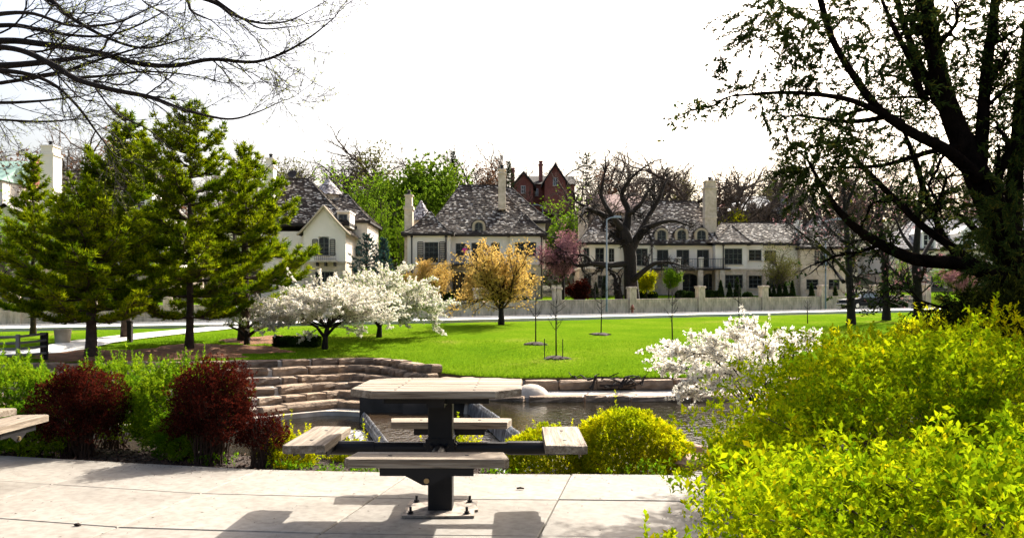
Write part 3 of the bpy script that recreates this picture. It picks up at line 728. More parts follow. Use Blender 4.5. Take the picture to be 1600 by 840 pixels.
def dormer(par, x0, x1, z0, z1, y0, dep, arch=.35, wide=.22):
    b = MB(); b.box(x0-wide, x0, y0, y0+dep, z0-.2, z1); b.box(x1, x1+wide, y0, y0+dep, z0-.2, z1); b.box(x0, x1, y0+.1, y0+dep, z0-.2, z0-.02)
    n = 8; c = (x0+x1)/2; wi = (x1-x0)/2; wo = wi+wide
    for i in range(n):
        a0, a1 = PI*i/n, PI*(i+1)/n
        b.prism([(c-wi*math.cos(a0), z1+arch*math.sin(a0)), (c-wi*math.cos(a1), z1+arch*math.sin(a1)), (c-wo*math.cos(a1), z1+(arch+.2)*math.sin(a1)), (c-wo*math.cos(a0), z1+(arch+.2)*math.sin(a0))], y0, y0+.3, 'y')
    d = b.build('dormer', M['tanframe'], par)
    r = MB(); k = [(c-(wo+.1)*math.cos(PI*i/n), z1+.02+(arch+.3)*math.sin(PI*i/n)) for i in range(n+1)]; r.prism(k, y0+.31, y0+dep, 'y'); r.build('dormer_roof', M['underroof'], d)
    w = window(par, x0, x1, z0, z1, y0, cols=2, rws=3, arch=arch, name='dormer_window'); return d
def railing(par, x0, x1, y, z, h=.95, m='iron'):
    b = MB(); b.box(x0, x1, y-.02, y+.02, z+h-.04, z+h); b.box(x0, x1, y-.015, y+.015, z+.08, z+.11); n = max(2, int((x1-x0)/.16))
    for i in range(n+1):
        x = x0+(x1-x0)*i/n; b.box(x-.012, x+.012, y-.012, y+.012, z, z+h-.04)
    return b.build('railing', M[m], par)
def downspout(par, x, y, z0, z1):
    b = MB(); b.tube([(x, y-.08, z0), (x, y-.08, z1)], .06, 6); b.box(x-.12, x+.12, y-.16, y-.01, z1-.35, z1-.1); return b.build('downspout', M['gutter'], par)
def gutter(par, x0, x1, y, z):
    b = MB(); b.box(x0, x1, y-.12, y, z-.12, z); return b.build('gutter', M['gutter'], par)

# ------------------------------------------------------------------ centre house
Y = 82.0; zc = Z_(470, Y); hs = empty('house', (X_(742, Y), Y, zc), 'cream villa with tall dark shingle roof, one dormer and a balcony, behind the yellow tree', 'house')
hs.location = (0, 0, 0)
zf = Z_(413, Y); ze = Z_(366, Y)
xl0, xl1, xm1, xr1 = X_(638.5, Y), X_(705, Y), X_(797, Y), X_(848, Y)
# left wing, 1 m proud
hl = [hole(667, 685, 378, 408, Y-1)]
walls(hs, xl0, xl1, Y-1, Y+7, zf, ze, [(X_(663, Y-1), X_(689-4, Y-1), Z_(410, Y-1), Z_(378, Y-1), 0)], name='upper_wall')
pxwin(hs, 663, 685, 378, 410, Y-1, cols=3, rws=4, shut=.55)
walls(hs, xl0+.02, xl1-.02, Y-.97, Y+7, zc-1, zf-.12, [(X_(655, Y-1), X_(686, Y-1), Z_(447, Y-1), Z_(427, Y-1), 0)], m='limestone', name='ground_floor_wall')
window(hs, X_(655, Y-1), X_(686, Y-1), Z_(447, Y-1), Z_(427, Y-1), Y-.97, cols=3, rws=3)
b = MB(); b.box(xl0-.05, xl1+.05, Y-1.06, Y-.6, zf-.12, zf); b.build('string_course', M['limestone'], hs)
railing(hs, X_(658, Y-1), X_(690, Y-1), Y-1.35, zf+.05, .8)
b = MB(); b.box(X_(657, Y-1), X_(691, Y-1), Y-1.42, Y-1.06, zf-.05, zf+.05); b.build('balcony_floor', M['limestone'], hs)
# main front
ups = [(X_(712, Y), X_(728, Y), Z_(400, Y), Z_(380, Y), 0), (X_(736.5, Y), X_(758, Y), zf+.02, Z_(379, Y), 0), (X_(767, Y), X_(781, Y), Z_(400, Y), Z_(379, Y), 0)]
walls(hs, xl1, xm1, Y, Y+9, zf, ze, ups, name='upper_wall')
window(hs, *ups[0][:4], Y, cols=2, rws=2); window(hs, *ups[2][:4], Y, cols=2, rws=2)
window(hs, *ups[1][:4], Y, cols=2, rws=1, name='balcony_door')
lows = [(X_(706.5, Y), X_(728, Y), zc-.2, Z_(432, Y), .45), (X_(735, Y), X_(755, Y), zc-.2, Z_(432, Y), .45), (X_(765, Y), X_(787, Y), zc-.2, Z_(432, Y), .45)]
walls(hs, xl1, xm1, Y+.02, Y+9, zc-1, zf-.15, lows, m='limestone', name='ground_floor_wall')
for q in lows: window(hs, q[0], q[1], q[2], q[3], Y+.12, cols=4, rws=4, arch=.45, name='arched_door')
b = MB(); b.box(xl1, xm1-.5, Y-1.6, Y, zf-.15, zf); b.build('balcony_floor', M['gutter'], hs)
railing(hs, xl1+.1, xm1-.6, Y-1.5, zf, .95)
for x in (X_(732, Y), X_(762, Y)):
    b = MB(); b.prism([(x-.1, Z_(393, Y)), (x+.1, Z_(393, Y)), (x+.16, Z_(386, Y)), (x, Z_(383, Y)), (x-.16, Z_(386, Y))], Y-.3, Y-.08, 'y'); b.box(x-.02, x+.02, Y-.08, Y, Z_(389, Y), Z_(387, Y)); b.build('wall_lantern', M['iron'], hs)
for x in (X_(734.5, Y), X_(760.5, Y)):
    b = MB(); b.box(x-.22, x+.22, Y-1.62, Y-1.2, zf+.02, zf+1.1); b.bevbox(x-.28, x+.28, Y-1.68, Y-1.14, zf+1.1, zf+1.2, .03); b.build('balcony_pier', M['stucco'], hs)
# right wing
walls(hs, xm1, xr1, Y-.6, Y+7, zf, ze, [(X_(804, Y-.6), X_(838, Y-.6), Z_(400, Y-.6), Z_(378, Y-.6), 0)], name='upper_wall')
pxwin(hs, 804, 838, 378, 400, Y-.6, cols=4, rws=3)
walls(hs, xm1+.02, xr1-.02, Y-.57, Y+7, zc-1, zf-.12, [(X_(808, Y), X_(836, Y), Z_(447, Y), Z_(427, Y), 0)], m='limestone', name='ground_floor_wall')
window(hs, X_(808, Y), X_(836, Y), Z_(447, Y), Z_(427, Y), Y-.57, cols=3, rws=3)
b = MB(); b.box(xm1-.03, xr1+.05, Y-.66, Y-.3, zf-.12, zf); b.build('string_course', M['limestone'], hs)
# roofs
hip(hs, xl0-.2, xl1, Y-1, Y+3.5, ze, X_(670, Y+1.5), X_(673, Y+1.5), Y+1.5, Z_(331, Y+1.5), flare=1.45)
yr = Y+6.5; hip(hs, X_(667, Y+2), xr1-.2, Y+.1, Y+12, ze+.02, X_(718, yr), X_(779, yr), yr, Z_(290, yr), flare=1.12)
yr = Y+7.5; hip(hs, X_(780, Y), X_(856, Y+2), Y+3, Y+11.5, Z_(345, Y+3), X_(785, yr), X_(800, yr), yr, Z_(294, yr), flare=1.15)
walls(hs, X_(835, Y+3.5), X_(852, Y+3.5), Y+3.5, Y+11, ze-3, Z_(347, Y+3.5), name='upper_wall')
yr = Y+1.6; hip(hs, xm1+.1, xr1+.05, Y-.6, Y+3.8, ze-.02, X_(818, yr), X_(821, yr), yr, Z_(335, yr), flare=1.3)
cone(hs, X_(658, Y+4.5), Y+4.5, 1.35, Z_(346, Y+4.5), Z_(313, Y+4.5))
b = MB(); b.lathe(X_(658, Y+4.5), Y+4.5, [(1.2, zf), (1.2, Z_(345, Y+4.5))], 14); b.build('turret_wall', M['limestone'], hs)
chimney(hs, X_(631.5, Y), X_(644, Y), Y+.2, zc-1, Z_(303, Y), 1.0)
chimney(hs, X_(778.5, Y+2), X_(790, Y+2), Y+2.6, Z_(326, Y+2), Z_(262, Y+2), .9, steps=False)
dormer(hs, X_(741.5, Y+.2), X_(754.5, Y+.2), Z_(367, Y), Z_(352, Y), Y+.25, 1.8, .32)
downspout(hs, X_(643.5, Y-1), Y-1, zc, ze); downspout(hs, X_(697, Y-1), Y-1, zc, ze); downspout(hs, X_(846, Y-.6), Y-.6, zc, ze)
gutter(hs, xl1+.02, xm1-.02, Y-.36, ze-.02); gutter(hs, xl0-.5, xl1+.3, Y-1.36, ze-.02); gutter(hs, xm1, xr1+.3, Y-.97, ze-.04)

# ------------------------------------------------------------------ right house
Y = 90.0; zc = Z_(464, Y); zf = Z_(420, Y); ze = Z_(380, Y)
hr = empty('house', (0, 0, 0), 'long cream villa with three arched dormers and a tall stepped chimney, behind the bare oak', 'house')
def block(par, a, b_, Yf, dep, ups, lows, ze=ze, zf=zf, cols=3, rws=3, shut=None, m='stucco', lowarch=0, ridge=True):
    x0, x1 = X_(a, Yf), X_(b_, Yf)
    hu = [(X_(p[0], Yf), X_(p[1], Yf), Z_(p[3], Yf), Z_(p[2], Yf), 0) for p in ups]; hl = [(X_(p[0], Yf), X_(p[1], Yf), Z_(p[3], Yf), Z_(p[2], Yf), lowarch) for p in lows]
    walls(par, x0, x1, Yf, Yf+dep, zf, ze, hu, m=m, name='upper_wall')
    walls(par, x0+.02, x1-.02, Yf+.03, Yf+dep, zc-1.2, zf-.16, hl, m='limestone', name='ground_floor_wall')
    s_ = MB(); s_.box(x0-.04, x1+.04, Yf-.06, Yf+.2, zf-.16, zf); s_.build('string_course', M['limestone'], par)
    for h in hu: window(par, *h[:4], Yf, cols=cols if h[1]-h[0] > 1.3 else 2, rws=rws, shut=shut)
    for h in hl: window(par, *h[:4], Yf+.03, cols=cols if h[1]-h[0] > 1.3 else 2, rws=rws, arch=lowarch, name='window' if not lowarch else 'arched_door')
    gutter(par, x0-.3, x1+.3, Yf-.36, ze-.02)
    return x0, x1
block(hr, 905, 968, Y-1, 8, [(912, 921, 387, 413), (930, 944, 387, 414), (951, 960, 388, 412)], [(912, 924, 430, 455), (934, 950, 430, 450)])
block(hr, 968, 1024, Y, 9, [(993, 1012, 388, 415)], [(985, 1012, 431, 450)], shut=None)
xa, xb = block(hr, 1024, 1118, Y+.5, 9, [(1026.5, 1044.5, 390, 417.5), (1057, 1077, 390, 417.5), (1089, 1108, 390, 417.5)], [(1064, 1091, 434, 463), (1098, 1125-8, 434, 463)], cols=2, rws=2, lowarch=.45)
block(hr, 1118, 1167, Y-1, 9, [(1132, 1160, 388, 413)], [(1133, 1161, 429, 450)], cols=4, rws=3)
block(hr, 1167, 1192, Y, 8, [(1170, 1190, 390, 407)], [(1170, 1191, 430, 450)])
block(hr, 1192, 1251, Y+.6, 8, [(1194.5, 1213, 391, 408)], [(1202, 1227, 430, 451)])
zp = Z_(345, Y-.4)
block(hr, 1251, 1321, Y-.4, 9, [(1281, 1294, 391, 415)], [(1260, 1279, 436, 452), (1295, 1312, 436, 452)], shut=.45, m='limestone', ze=Z_(386, Y-.4))
b = MB(); b.box(X_(1018, Y), X_(1137, Y), Y-1.3, Y+.5, zf-.15, zf+.02); b.build('balcony_floor', M['gutter'], hr)
railing(hr, X_(1020, Y-1), X_(1135, Y-1), Y-1.25, zf+.02, .95)
for p in (1060, 1095):
    x = X_(p, Y-1); b = MB(); b.box(x-.2, x+.2, Y-1.22, Y-.82, zf+.03, zf+1.0); b.bevbox(x-.25, x+.25, Y-1.27, Y-.77, zf+1.0, zf+1.1, .03); b.build('balcony_pier', M['stucco'], hr)
# porch piers under the balcony
for p in (1062, 1094, 1128):
    x = X_(p, Y-1); b = MB(); b.box(x-.25, x+.25, Y-1.25, Y-.75, zc-1, zf-.16); b.build('porch_pier', M['limestone'], hr)
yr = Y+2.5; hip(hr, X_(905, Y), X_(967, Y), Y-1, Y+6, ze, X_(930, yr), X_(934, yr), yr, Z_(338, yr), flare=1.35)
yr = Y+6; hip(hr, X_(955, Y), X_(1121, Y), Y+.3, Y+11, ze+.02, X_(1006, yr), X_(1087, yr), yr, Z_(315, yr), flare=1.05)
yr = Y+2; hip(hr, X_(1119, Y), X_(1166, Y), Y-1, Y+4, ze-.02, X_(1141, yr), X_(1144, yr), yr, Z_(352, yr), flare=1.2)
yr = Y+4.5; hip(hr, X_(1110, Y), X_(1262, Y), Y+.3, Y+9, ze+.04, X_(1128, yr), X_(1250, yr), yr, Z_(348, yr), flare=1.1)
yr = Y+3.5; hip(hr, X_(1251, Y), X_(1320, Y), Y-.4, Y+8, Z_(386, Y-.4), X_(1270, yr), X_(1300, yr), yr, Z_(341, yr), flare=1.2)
chimney(hr, X_(1100, Y+2), X_(1118, Y+2), Y+1.5, Z_(382, Y), Z_(283, Y+2), 1.2)
chimney(hr, X_(906, Y), X_(920, Y), Y+1.2, Z_(385, Y), Z_(327, Y), 1.1, steps=False, pot=False)
chimney(hr, X_(1252, Y-.6), X_(1259, Y-.6), Y+.6, Z_(390, Y), Z_(343, Y), .7, steps=False, pot=False, m='white')
for a in (1035, 1066.5, 1097.5): dormer(hr, X_(a-7, Y), X_(a+7, Y), Z_(377, Y), Z_(364, Y), Y+.4, 2.0, .35)
for p in (979, 1021, 1130): downspout(hr, X_(p, Y-1), Y-(1 if p == 1130 else 0), zc, ze)

# ------------------------------------------------------------------ left house with the gable
Y = 80.0; zc = Z_(474, Y); zf = Z_(408, Y); ze = Z_(361, Y)
hb = empty('house', (0, 0, 0), 'cream villa with pointed front gable, shuttered window and small turret, behind the pines', 'house')
# front gable wall: pentagon with opening
x0, x1, ap_ = X_(474, Y), X_(540, Y), X_(507, Y); za = Z_(324, Y)
wx0, wx1, wz0, wz1 = X_(498, Y), X_(514, Y), Z_(399, Y), Z_(374, Y)
b = MB()
zl_ = Z_(361, Y)
b.box(x0, wx0, Y, Y+.3, zf, zl_-.001); b.box(wx1, x1, Y, Y+.3, zf, zl_-.001); b.box(wx0, wx1, Y, Y+.3, zf, wz0); b.box(wx0, wx1, Y, Y+.3, wz1+.25, zl_-.001) if wz1+.25 < zl_ else None
b.prism([(x0, zl_), (x1, zl_), (ap_, za)], Y, Y+.3, 'y'); b.build('gable_wall', M['stucco'], hb)
window(hb, wx0, wx1, wz0, wz1, Y, cols=2, rws=4, arch=.25, shut=.5)
v = MB(); v.box(x0, x1, Y+.3, Y+9, zf, zl_); v.build('side_wall', M['stucco'], hb)
walls(hb, x0+.03, x1-.03, Y+.05, Y+9, zc-1, zf-.15, [(X_(492, Y), X_(522, Y), Z_(452, Y), Z_(424, Y), 0)], m='limestone', name='ground_floor_wall')
window(hb, X_(492, Y), X_(522, Y), Z_(452, Y), Z_(424, Y), Y+.05, cols=4, rws=3)
b = MB(); b.box(X_(494, Y), X_(527, Y), Y-.7, Y, zf-.1, zf+.08); b.build('balcony_floor', M['limestone'], hb); railing(hb, X_(494, Y), X_(527, Y), Y-.65, zf+.08, .6)
for p in (497, 510, 524): b = MB(); b.box(X_(p, Y)-.07, X_(p, Y)+.07, Y-.6, Y, zf-.45, zf-.1); b.build('bracket', M['gutter'], hb)
b = MB(); b.box(x0-.04, x1+.04, Y-.06, Y+.2, zf-.16, zf-.01); b.build('string_course', M['limestone'], hb)
# gable roof (ridge runs back)
sh, un = MB(), MB(); ov = .4
roof_face(sh, un, (x0-.5, Y+9, zl_-.35), (x0-.5, Y-ov, zl_-.35), (ap_, Y-ov, za+.12), (ap_, Y+9, za+.12), 1.12); roof_face(sh, un, (x1+.5, Y-ov, zl_-.35), (x1+.5, Y+9, zl_-.35), (ap_, Y+9, za+.12), (ap_, Y-ov, za+.12), 1.12)
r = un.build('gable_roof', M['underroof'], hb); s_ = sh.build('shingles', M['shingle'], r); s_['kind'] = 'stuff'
b = MB()
for sx, xe in ((-1, x0-.5), (1, x1+.5)):
    pts = []
    for i in range(7):
        v = i/6; pts.append((xe+(ap_-xe)*v, Y-ov-.02, zl_-.35+(za+.12-zl_+.35)*v**1.12-.02))
    b.tube(pts, .11, 5)
b.build('bargeboard', M['tanframe'], hb)
# main volume left and back with hipped roof
walls(hb, X_(408, Y+1.5), x0-.01, Y+1.5, Y+10, zc-1, ze+.1, [(X_(425, Y), X_(440, Y), Z_(402, Y), Z_(380, Y), 0)], name='main_wall')
window(hb, X_(425, Y), X_(440, Y), Z_(402, Y), Z_(380, Y), Y+1.5)
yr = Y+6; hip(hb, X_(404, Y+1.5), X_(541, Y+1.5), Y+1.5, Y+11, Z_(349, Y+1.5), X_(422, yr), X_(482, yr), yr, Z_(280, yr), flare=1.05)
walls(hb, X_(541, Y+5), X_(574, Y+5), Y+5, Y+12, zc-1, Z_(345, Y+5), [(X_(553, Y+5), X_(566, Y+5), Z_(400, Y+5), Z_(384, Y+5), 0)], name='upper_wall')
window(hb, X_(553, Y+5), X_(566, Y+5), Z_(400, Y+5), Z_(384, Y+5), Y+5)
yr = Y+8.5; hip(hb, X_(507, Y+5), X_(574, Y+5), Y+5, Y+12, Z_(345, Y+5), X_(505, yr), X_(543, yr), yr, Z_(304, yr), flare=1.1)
cone(hb, X_(513, Y+9), Y+9, 1.7, Z_(306, Y+9), Z_(279, Y+9)); b = MB(); b.lathe(X_(513, Y+9), Y+9, [(1.4, ze), (1.4, Z_(306, Y+9))], 12); b.build('turret_wall', M['limestone'], hb)
chimney(hb, X_(414, Y+3), X_(427, Y+3), Y+3, Z_(360, Y), Z_(246, Y+3), 1.2, m='stucco')
b = MB(); b.box(X_(525, Y+1), X_(545, Y+1), Y+1.5, Y+4, Z_(354, Y+1), Z_(331, Y+1)); b.box(X_(524, Y+1), X_(546, Y+1), Y+1.2, Y+4.2, Z_(331, Y+1), Z_(328.5, Y+1)); b.build('dormer', M['stucco'], hb)
window(hb, X_(528, Y+1), X_(541, Y+1), Z_(350, Y+1), Z_(334, Y+1), Y+1.36, cols=2, rws=2, recess=.12, name='dormer_window')
dd = MB(); cx, cz = X_(457, yr), Z_(273, yr); dd.tube([(cx, yr, cz-.6), (cx, yr, cz)], .04, 6)
dd.lathe(0, 0, [(.02, 0), (.25, .04), (.45, .14), (.46, .15), (.25, .07), (.02, .03)], 12); nv = 12*6
for i in range(len(dd.v)-nv, len(dd.v)):
    v = Vector(dd.v[i]); v.rotate(Matrix.Rotation(math.radians(62), 3, 'X')); dd.v[i] = (v.x+cx, v.y+yr, v.z+cz)
dd.build('satellite_dish', M['gutter'], hb)

# ------------------------------------------------------------------ far left house
Y = 73.0; zc = Z_(478, Y); zf = Z_(412, Y); ze = Z_(362, Y)
ha = empty('house', (0, 0, 0), 'cream villa with a white chimney largely hidden by the pines, leftmost house', 'house')
block(ha, -60, 68, Y, 9, [(-20, 2, 372, 400), (18, 40, 372, 400)], [(-30, -5, 425, 465), (5, 17, 420, 470), (24, 50, 425, 465)], ze=ze, zf=zf)
block(ha, 68, 262, Y+3, 9, [(100, 120, 378, 402), (150, 170, 378, 402), (205, 225, 378, 402)], [(100, 130, 425, 455), (190, 215, 425, 455)], ze=ze+.1, zf=zf)
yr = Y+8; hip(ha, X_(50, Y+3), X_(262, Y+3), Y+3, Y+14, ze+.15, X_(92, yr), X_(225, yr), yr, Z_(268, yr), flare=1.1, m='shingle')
x0, x1, ap_, za = X_(-60, Y), X_(68, Y), X_(10, Y), Z_(318, Y)
sh, un = MB(), MB(); roof_face(sh, un, (x0-.5, Y+9, ze-.3), (x0-.5, Y-.4, ze-.3), (ap_, Y-.4, za), (ap_, Y+9, za), 1.15); roof_face(sh, un, (x1+.5, Y-.4, ze-.3), (x1+.5, Y+9, ze-.3), (ap_, Y+9, za), (ap_, Y-.4, za), 1.15)
r = un.build('gable_roof', M['underroof'], ha); s_ = sh.build('shingles', M['shingle_pale'], r); s_['kind'] = 'stuff'
b = MB(); b.prism([(x0, ze), (x1, ze), (ap_, za-.25)], Y, Y+.3, 'y'); b.build('gable_wall', M['stucco'], ha)
chimney(ha, X_(62, Y+4), X_(83, Y+4), Y+4, Z_(345, Y), Z_(226, Y+4), 1.5, m='stucco'); chimney(ha, X_(226, Y+5), X_(238, Y+5), Y+5, Z_(345, Y), Z_(290, Y+5), 1.0, m='white')

# ------------------------------------------------------------------ far right pale house
Y = 104.0; zc = Z_(466, Y); zf = Z_(424, Y); ze = Z_(389, Y)
he = empty('house', (0, 0, 0), 'pale whitish villa seen through the branches of the big dark tree, far right', 'house')
block(he, 1392, 1640, Y, 10, [(1405, 1418, 396, 414), (1440, 1452, 396, 414), (1462, 1474, 396, 414), (1482, 1494, 396, 414)], [(1405, 1425, 432, 450), (1455, 1475, 432, 450), (1485, 1500, 432, 450)], ze=ze, zf=zf)
yr = Y+6; hip(he, X_(1392, Y), X_(1640, Y), Y, Y+12, ze, X_(1430, yr), X_(1620, yr), yr, Z_(342, yr), m='shingle_pale')
for a in (1511, 1450): 
    b = MB(); b.box(X_(a-11, Y), X_(a-8, Y), Y-.2, Y+4, ze-.1, Z_(364, Y)); b.box(X_(a+8, Y), X_(a+11, Y), Y-.2, Y+4, ze-.1, Z_(364, Y)); b.prism([(X_(a-13, Y), Z_(364, Y)), (X_(a+13, Y), Z_(364, Y)), (X_(a, Y), Z_(352, Y))], Y-.3, Y+4.5, 'y'); b.build('dormer', M['white'], he)
    window(he, X_(a-7.5, Y), X_(a+7.5, Y), Z_(384, Y), Z_(366, Y), Y-.1, cols=2, rws=2, fm='white', name='dormer_window')

# ------------------------------------------------------------------ houses up on the hill
Y = 140.0
def gable_front(par, a, b_, yb, ye, yt, Y, dep, wm, rm, wins=(), th=.3):
    x0, x1, ap_ = X_(a, Y), X_(b_, Y), X_((a+b_)/2, Y)
    b = MB(); b.prism([(x0, Z_(yb, Y)), (x1, Z_(yb, Y)), (x1, Z_(ye, Y)), (ap_, Z_(yt, Y)), (x0, Z_(ye, Y))], Y, Y+dep, 'y'); b.build('gable_wall', M[wm], par)
    r = MB(); t = .35
    for xe, sx in ((x0-.5, -1), (x1+.5, 1)):
        zt, zl = Z_(yt, Y), Z_(ye, Y)-.5*(Z_(yt, Y)-Z_(ye, Y))/((x1-x0)/2)
        r.add([(xe, Y-.5, zl+.04), (ap_, Y-.5, zt+.04), (ap_, Y+dep+.5, zt+.04), (xe, Y+dep+.5, zl+.04), (xe, Y-.5, zl+t), (ap_, Y-.5, zt+t+.1), (ap_, Y+dep+.5, zt+t+.1), (xe, Y+dep+.5, zl+t)],
              [(0, 1, 2, 3), (7, 6, 5, 4), (0, 4, 5, 1), (3, 2, 6, 7), (0, 3, 7, 4)])
    r.build('roof', M[rm], par)
    for (c, d, t_, q) in wins: window(par, X_(c, Y), X_(d, Y), Z_(q, Y), Z_(t_, Y), Y-.16, fm='white', cols=2, rws=2)
hk = empty('house', (0, 0, 0), 'red brick house with steep gables and chimneys high on the hill', 'house')
gable_front(hk, 851, 884, 330, 284, 259, 138.0, 14, 'brick', 'underroof', [(864, 871, 278, 290)])
gable_front(hk, 803, 833, 330, 289, 272, 137.0, 14, 'brick', 'underroof', [(814, 821, 290, 302)])
b = MB(); b.box(X_(825, 141), X_(858, 141), 141, 150, Z_(330, 141), Z_(288, 141)); b.build('wall', M['brick'], hk)
b = MB(); b.prism([(140.5, Z_(288, 141)), (151, Z_(288, 141)), (146, Z_(268, 141))], X_(825, 141), X_(900, 141), 'x'); b.build('roof', M['underroof'], hk)
b = MB(); b.box(X_(884, 141), X_(898, 141), 141.2, 150, Z_(330, 141), Z_(289, 141)); b.build('side_wall', M['brick'], hk)
for a, t in ((845, 251), (801, 262)): chimney(hk, X_(a-3, 142), X_(a+3, 142), 142, Z_(300, 142), Z_(t, 142), 1.0, m='brick', steps=False, pot=False)
window(hk, X_(836, 141), X_(841, 141), Z_(306, 141), Z_(295, 141), 140.84, fm='white', cols=2, rws=2)
hg = empty('house', (0, 0, 0), 'tan house with grey slate roof and white dormers on the hill by the tall chimney', 'house')
Y = 128.0; b = MB(); b.box(X_(1118, Y), X_(1212, Y), Y, Y+10, Z_(400, Y), Z_(330, Y)); b.build('wall', M['limestone'], hg)
hx = MB(); 
a_, b_, c_, d_ = (X_(1116, Y), Y-.5, Z_(330, Y)), (X_(1214, Y), Y-.5, Z_(330, Y)), (X_(1214, Y), Y+11, Z_(330, Y)), (X_(1116, Y), Y+11, Z_(330, Y))
r0, r1 = (X_(1140, Y+5), Y+5, Z_(306, Y+5)), (X_(1195, Y+5), Y+5, Z_(306, Y+5)); hx.add([a_, b_, c_, d_, r0, r1], [(0, 1, 5, 4), (1, 2, 5), (2, 3, 4, 5), (3, 0, 4), (3, 2, 1, 0)]); hx.build('roof', M['slate'], hg)
for p in (1131, 1152, 1176, 1200):
    b = MB(); b.box(X_(p-5, Y), X_(p+5, Y), Y-.4, Y+3, Z_(334, Y), Z_(322, Y)); b.prism([(X_(p-6, Y), Z_(322, Y)), (X_(p+6, Y), Z_(322, Y)), (X_(p, Y), Z_(317, Y))], Y-.5, Y+3.4, 'y'); b.build('dormer', M['brick'] if p == 1131 else M['white'], hg)
    window(hg, X_(p-3, Y), X_(p+3, Y), Z_(333, Y), Z_(323, Y), Y-.58, fm='white', cols=2, rws=2, name='dormer_window')
window(hg, X_(1165, Y), X_(1175, Y), Z_(352, Y), Z_(344, Y), Y-.14, fm='white', cols=3, rws=2)
hp_ = empty('house', (0, 0, 0), 'house with a pinkish clay roof behind the bare oak, halfway up the hill', 'house')
Y = 120.0; b = MB(); b.box(X_(925, Y), X_(1005, Y), Y, Y+10, Z_(400, Y), Z_(330, Y)); b.build('wall', M['limestone'], hp_)
b = MB(); b.prism([(Y-.6, Z_(333, Y)), (Y+10.6, Z_(333, Y)), (Y+5, Z_(304, Y+5))], X_(922, Y), X_(1008, Y), 'x'); b.build('roof', M['pinkroof'], hp_)
window(hp_, X_(940, Y), X_(952, Y), Z_(350, Y), Z_(338, Y), Y-.14, fm='white'); window(hp_, X_(975, Y), X_(987, Y), Z_(350, Y), Z_(338, Y), Y-.14, fm='white')
ht = empty('house', (0, 0, 0), 'house with a pale green roof at the far left edge of the hill', 'house')
Y = 100.0; b = MB(); b.box(X_(-60, Y), X_(4, Y), Y, Y+10, Z_(420, Y), Z_(280, Y)); b.build('wall', M['stucco'], ht)
b = MB(); b.prism([(Y-.6, Z_(282, Y)), (Y+10.6, Z_(282, Y)), (Y+5, Z_(252, Y+5))], X_(-60, Y), X_(7, Y), 'x'); b.build('roof', M['copper'], ht)
window(ht, X_(-14, Y), X_(-2, Y), Z_(310, Y), Z_(290, Y), Y-.14, fm='white')
chimney(ht, X_(19, Y), X_(26, Y), Y+4, Z_(300, Y), Z_(238, Y), 1, m='brick', steps=False, pot=False)
hw = empty('house', (0, 0, 0), 'small white gabled house on the hill among bare trees, right of the slate roofed house', 'house')
gable_front(hw, 1218, 1246, 390, 330, 306, 130.0, 10, 'white', 'slate', [(1228, 1236, 320, 332)])
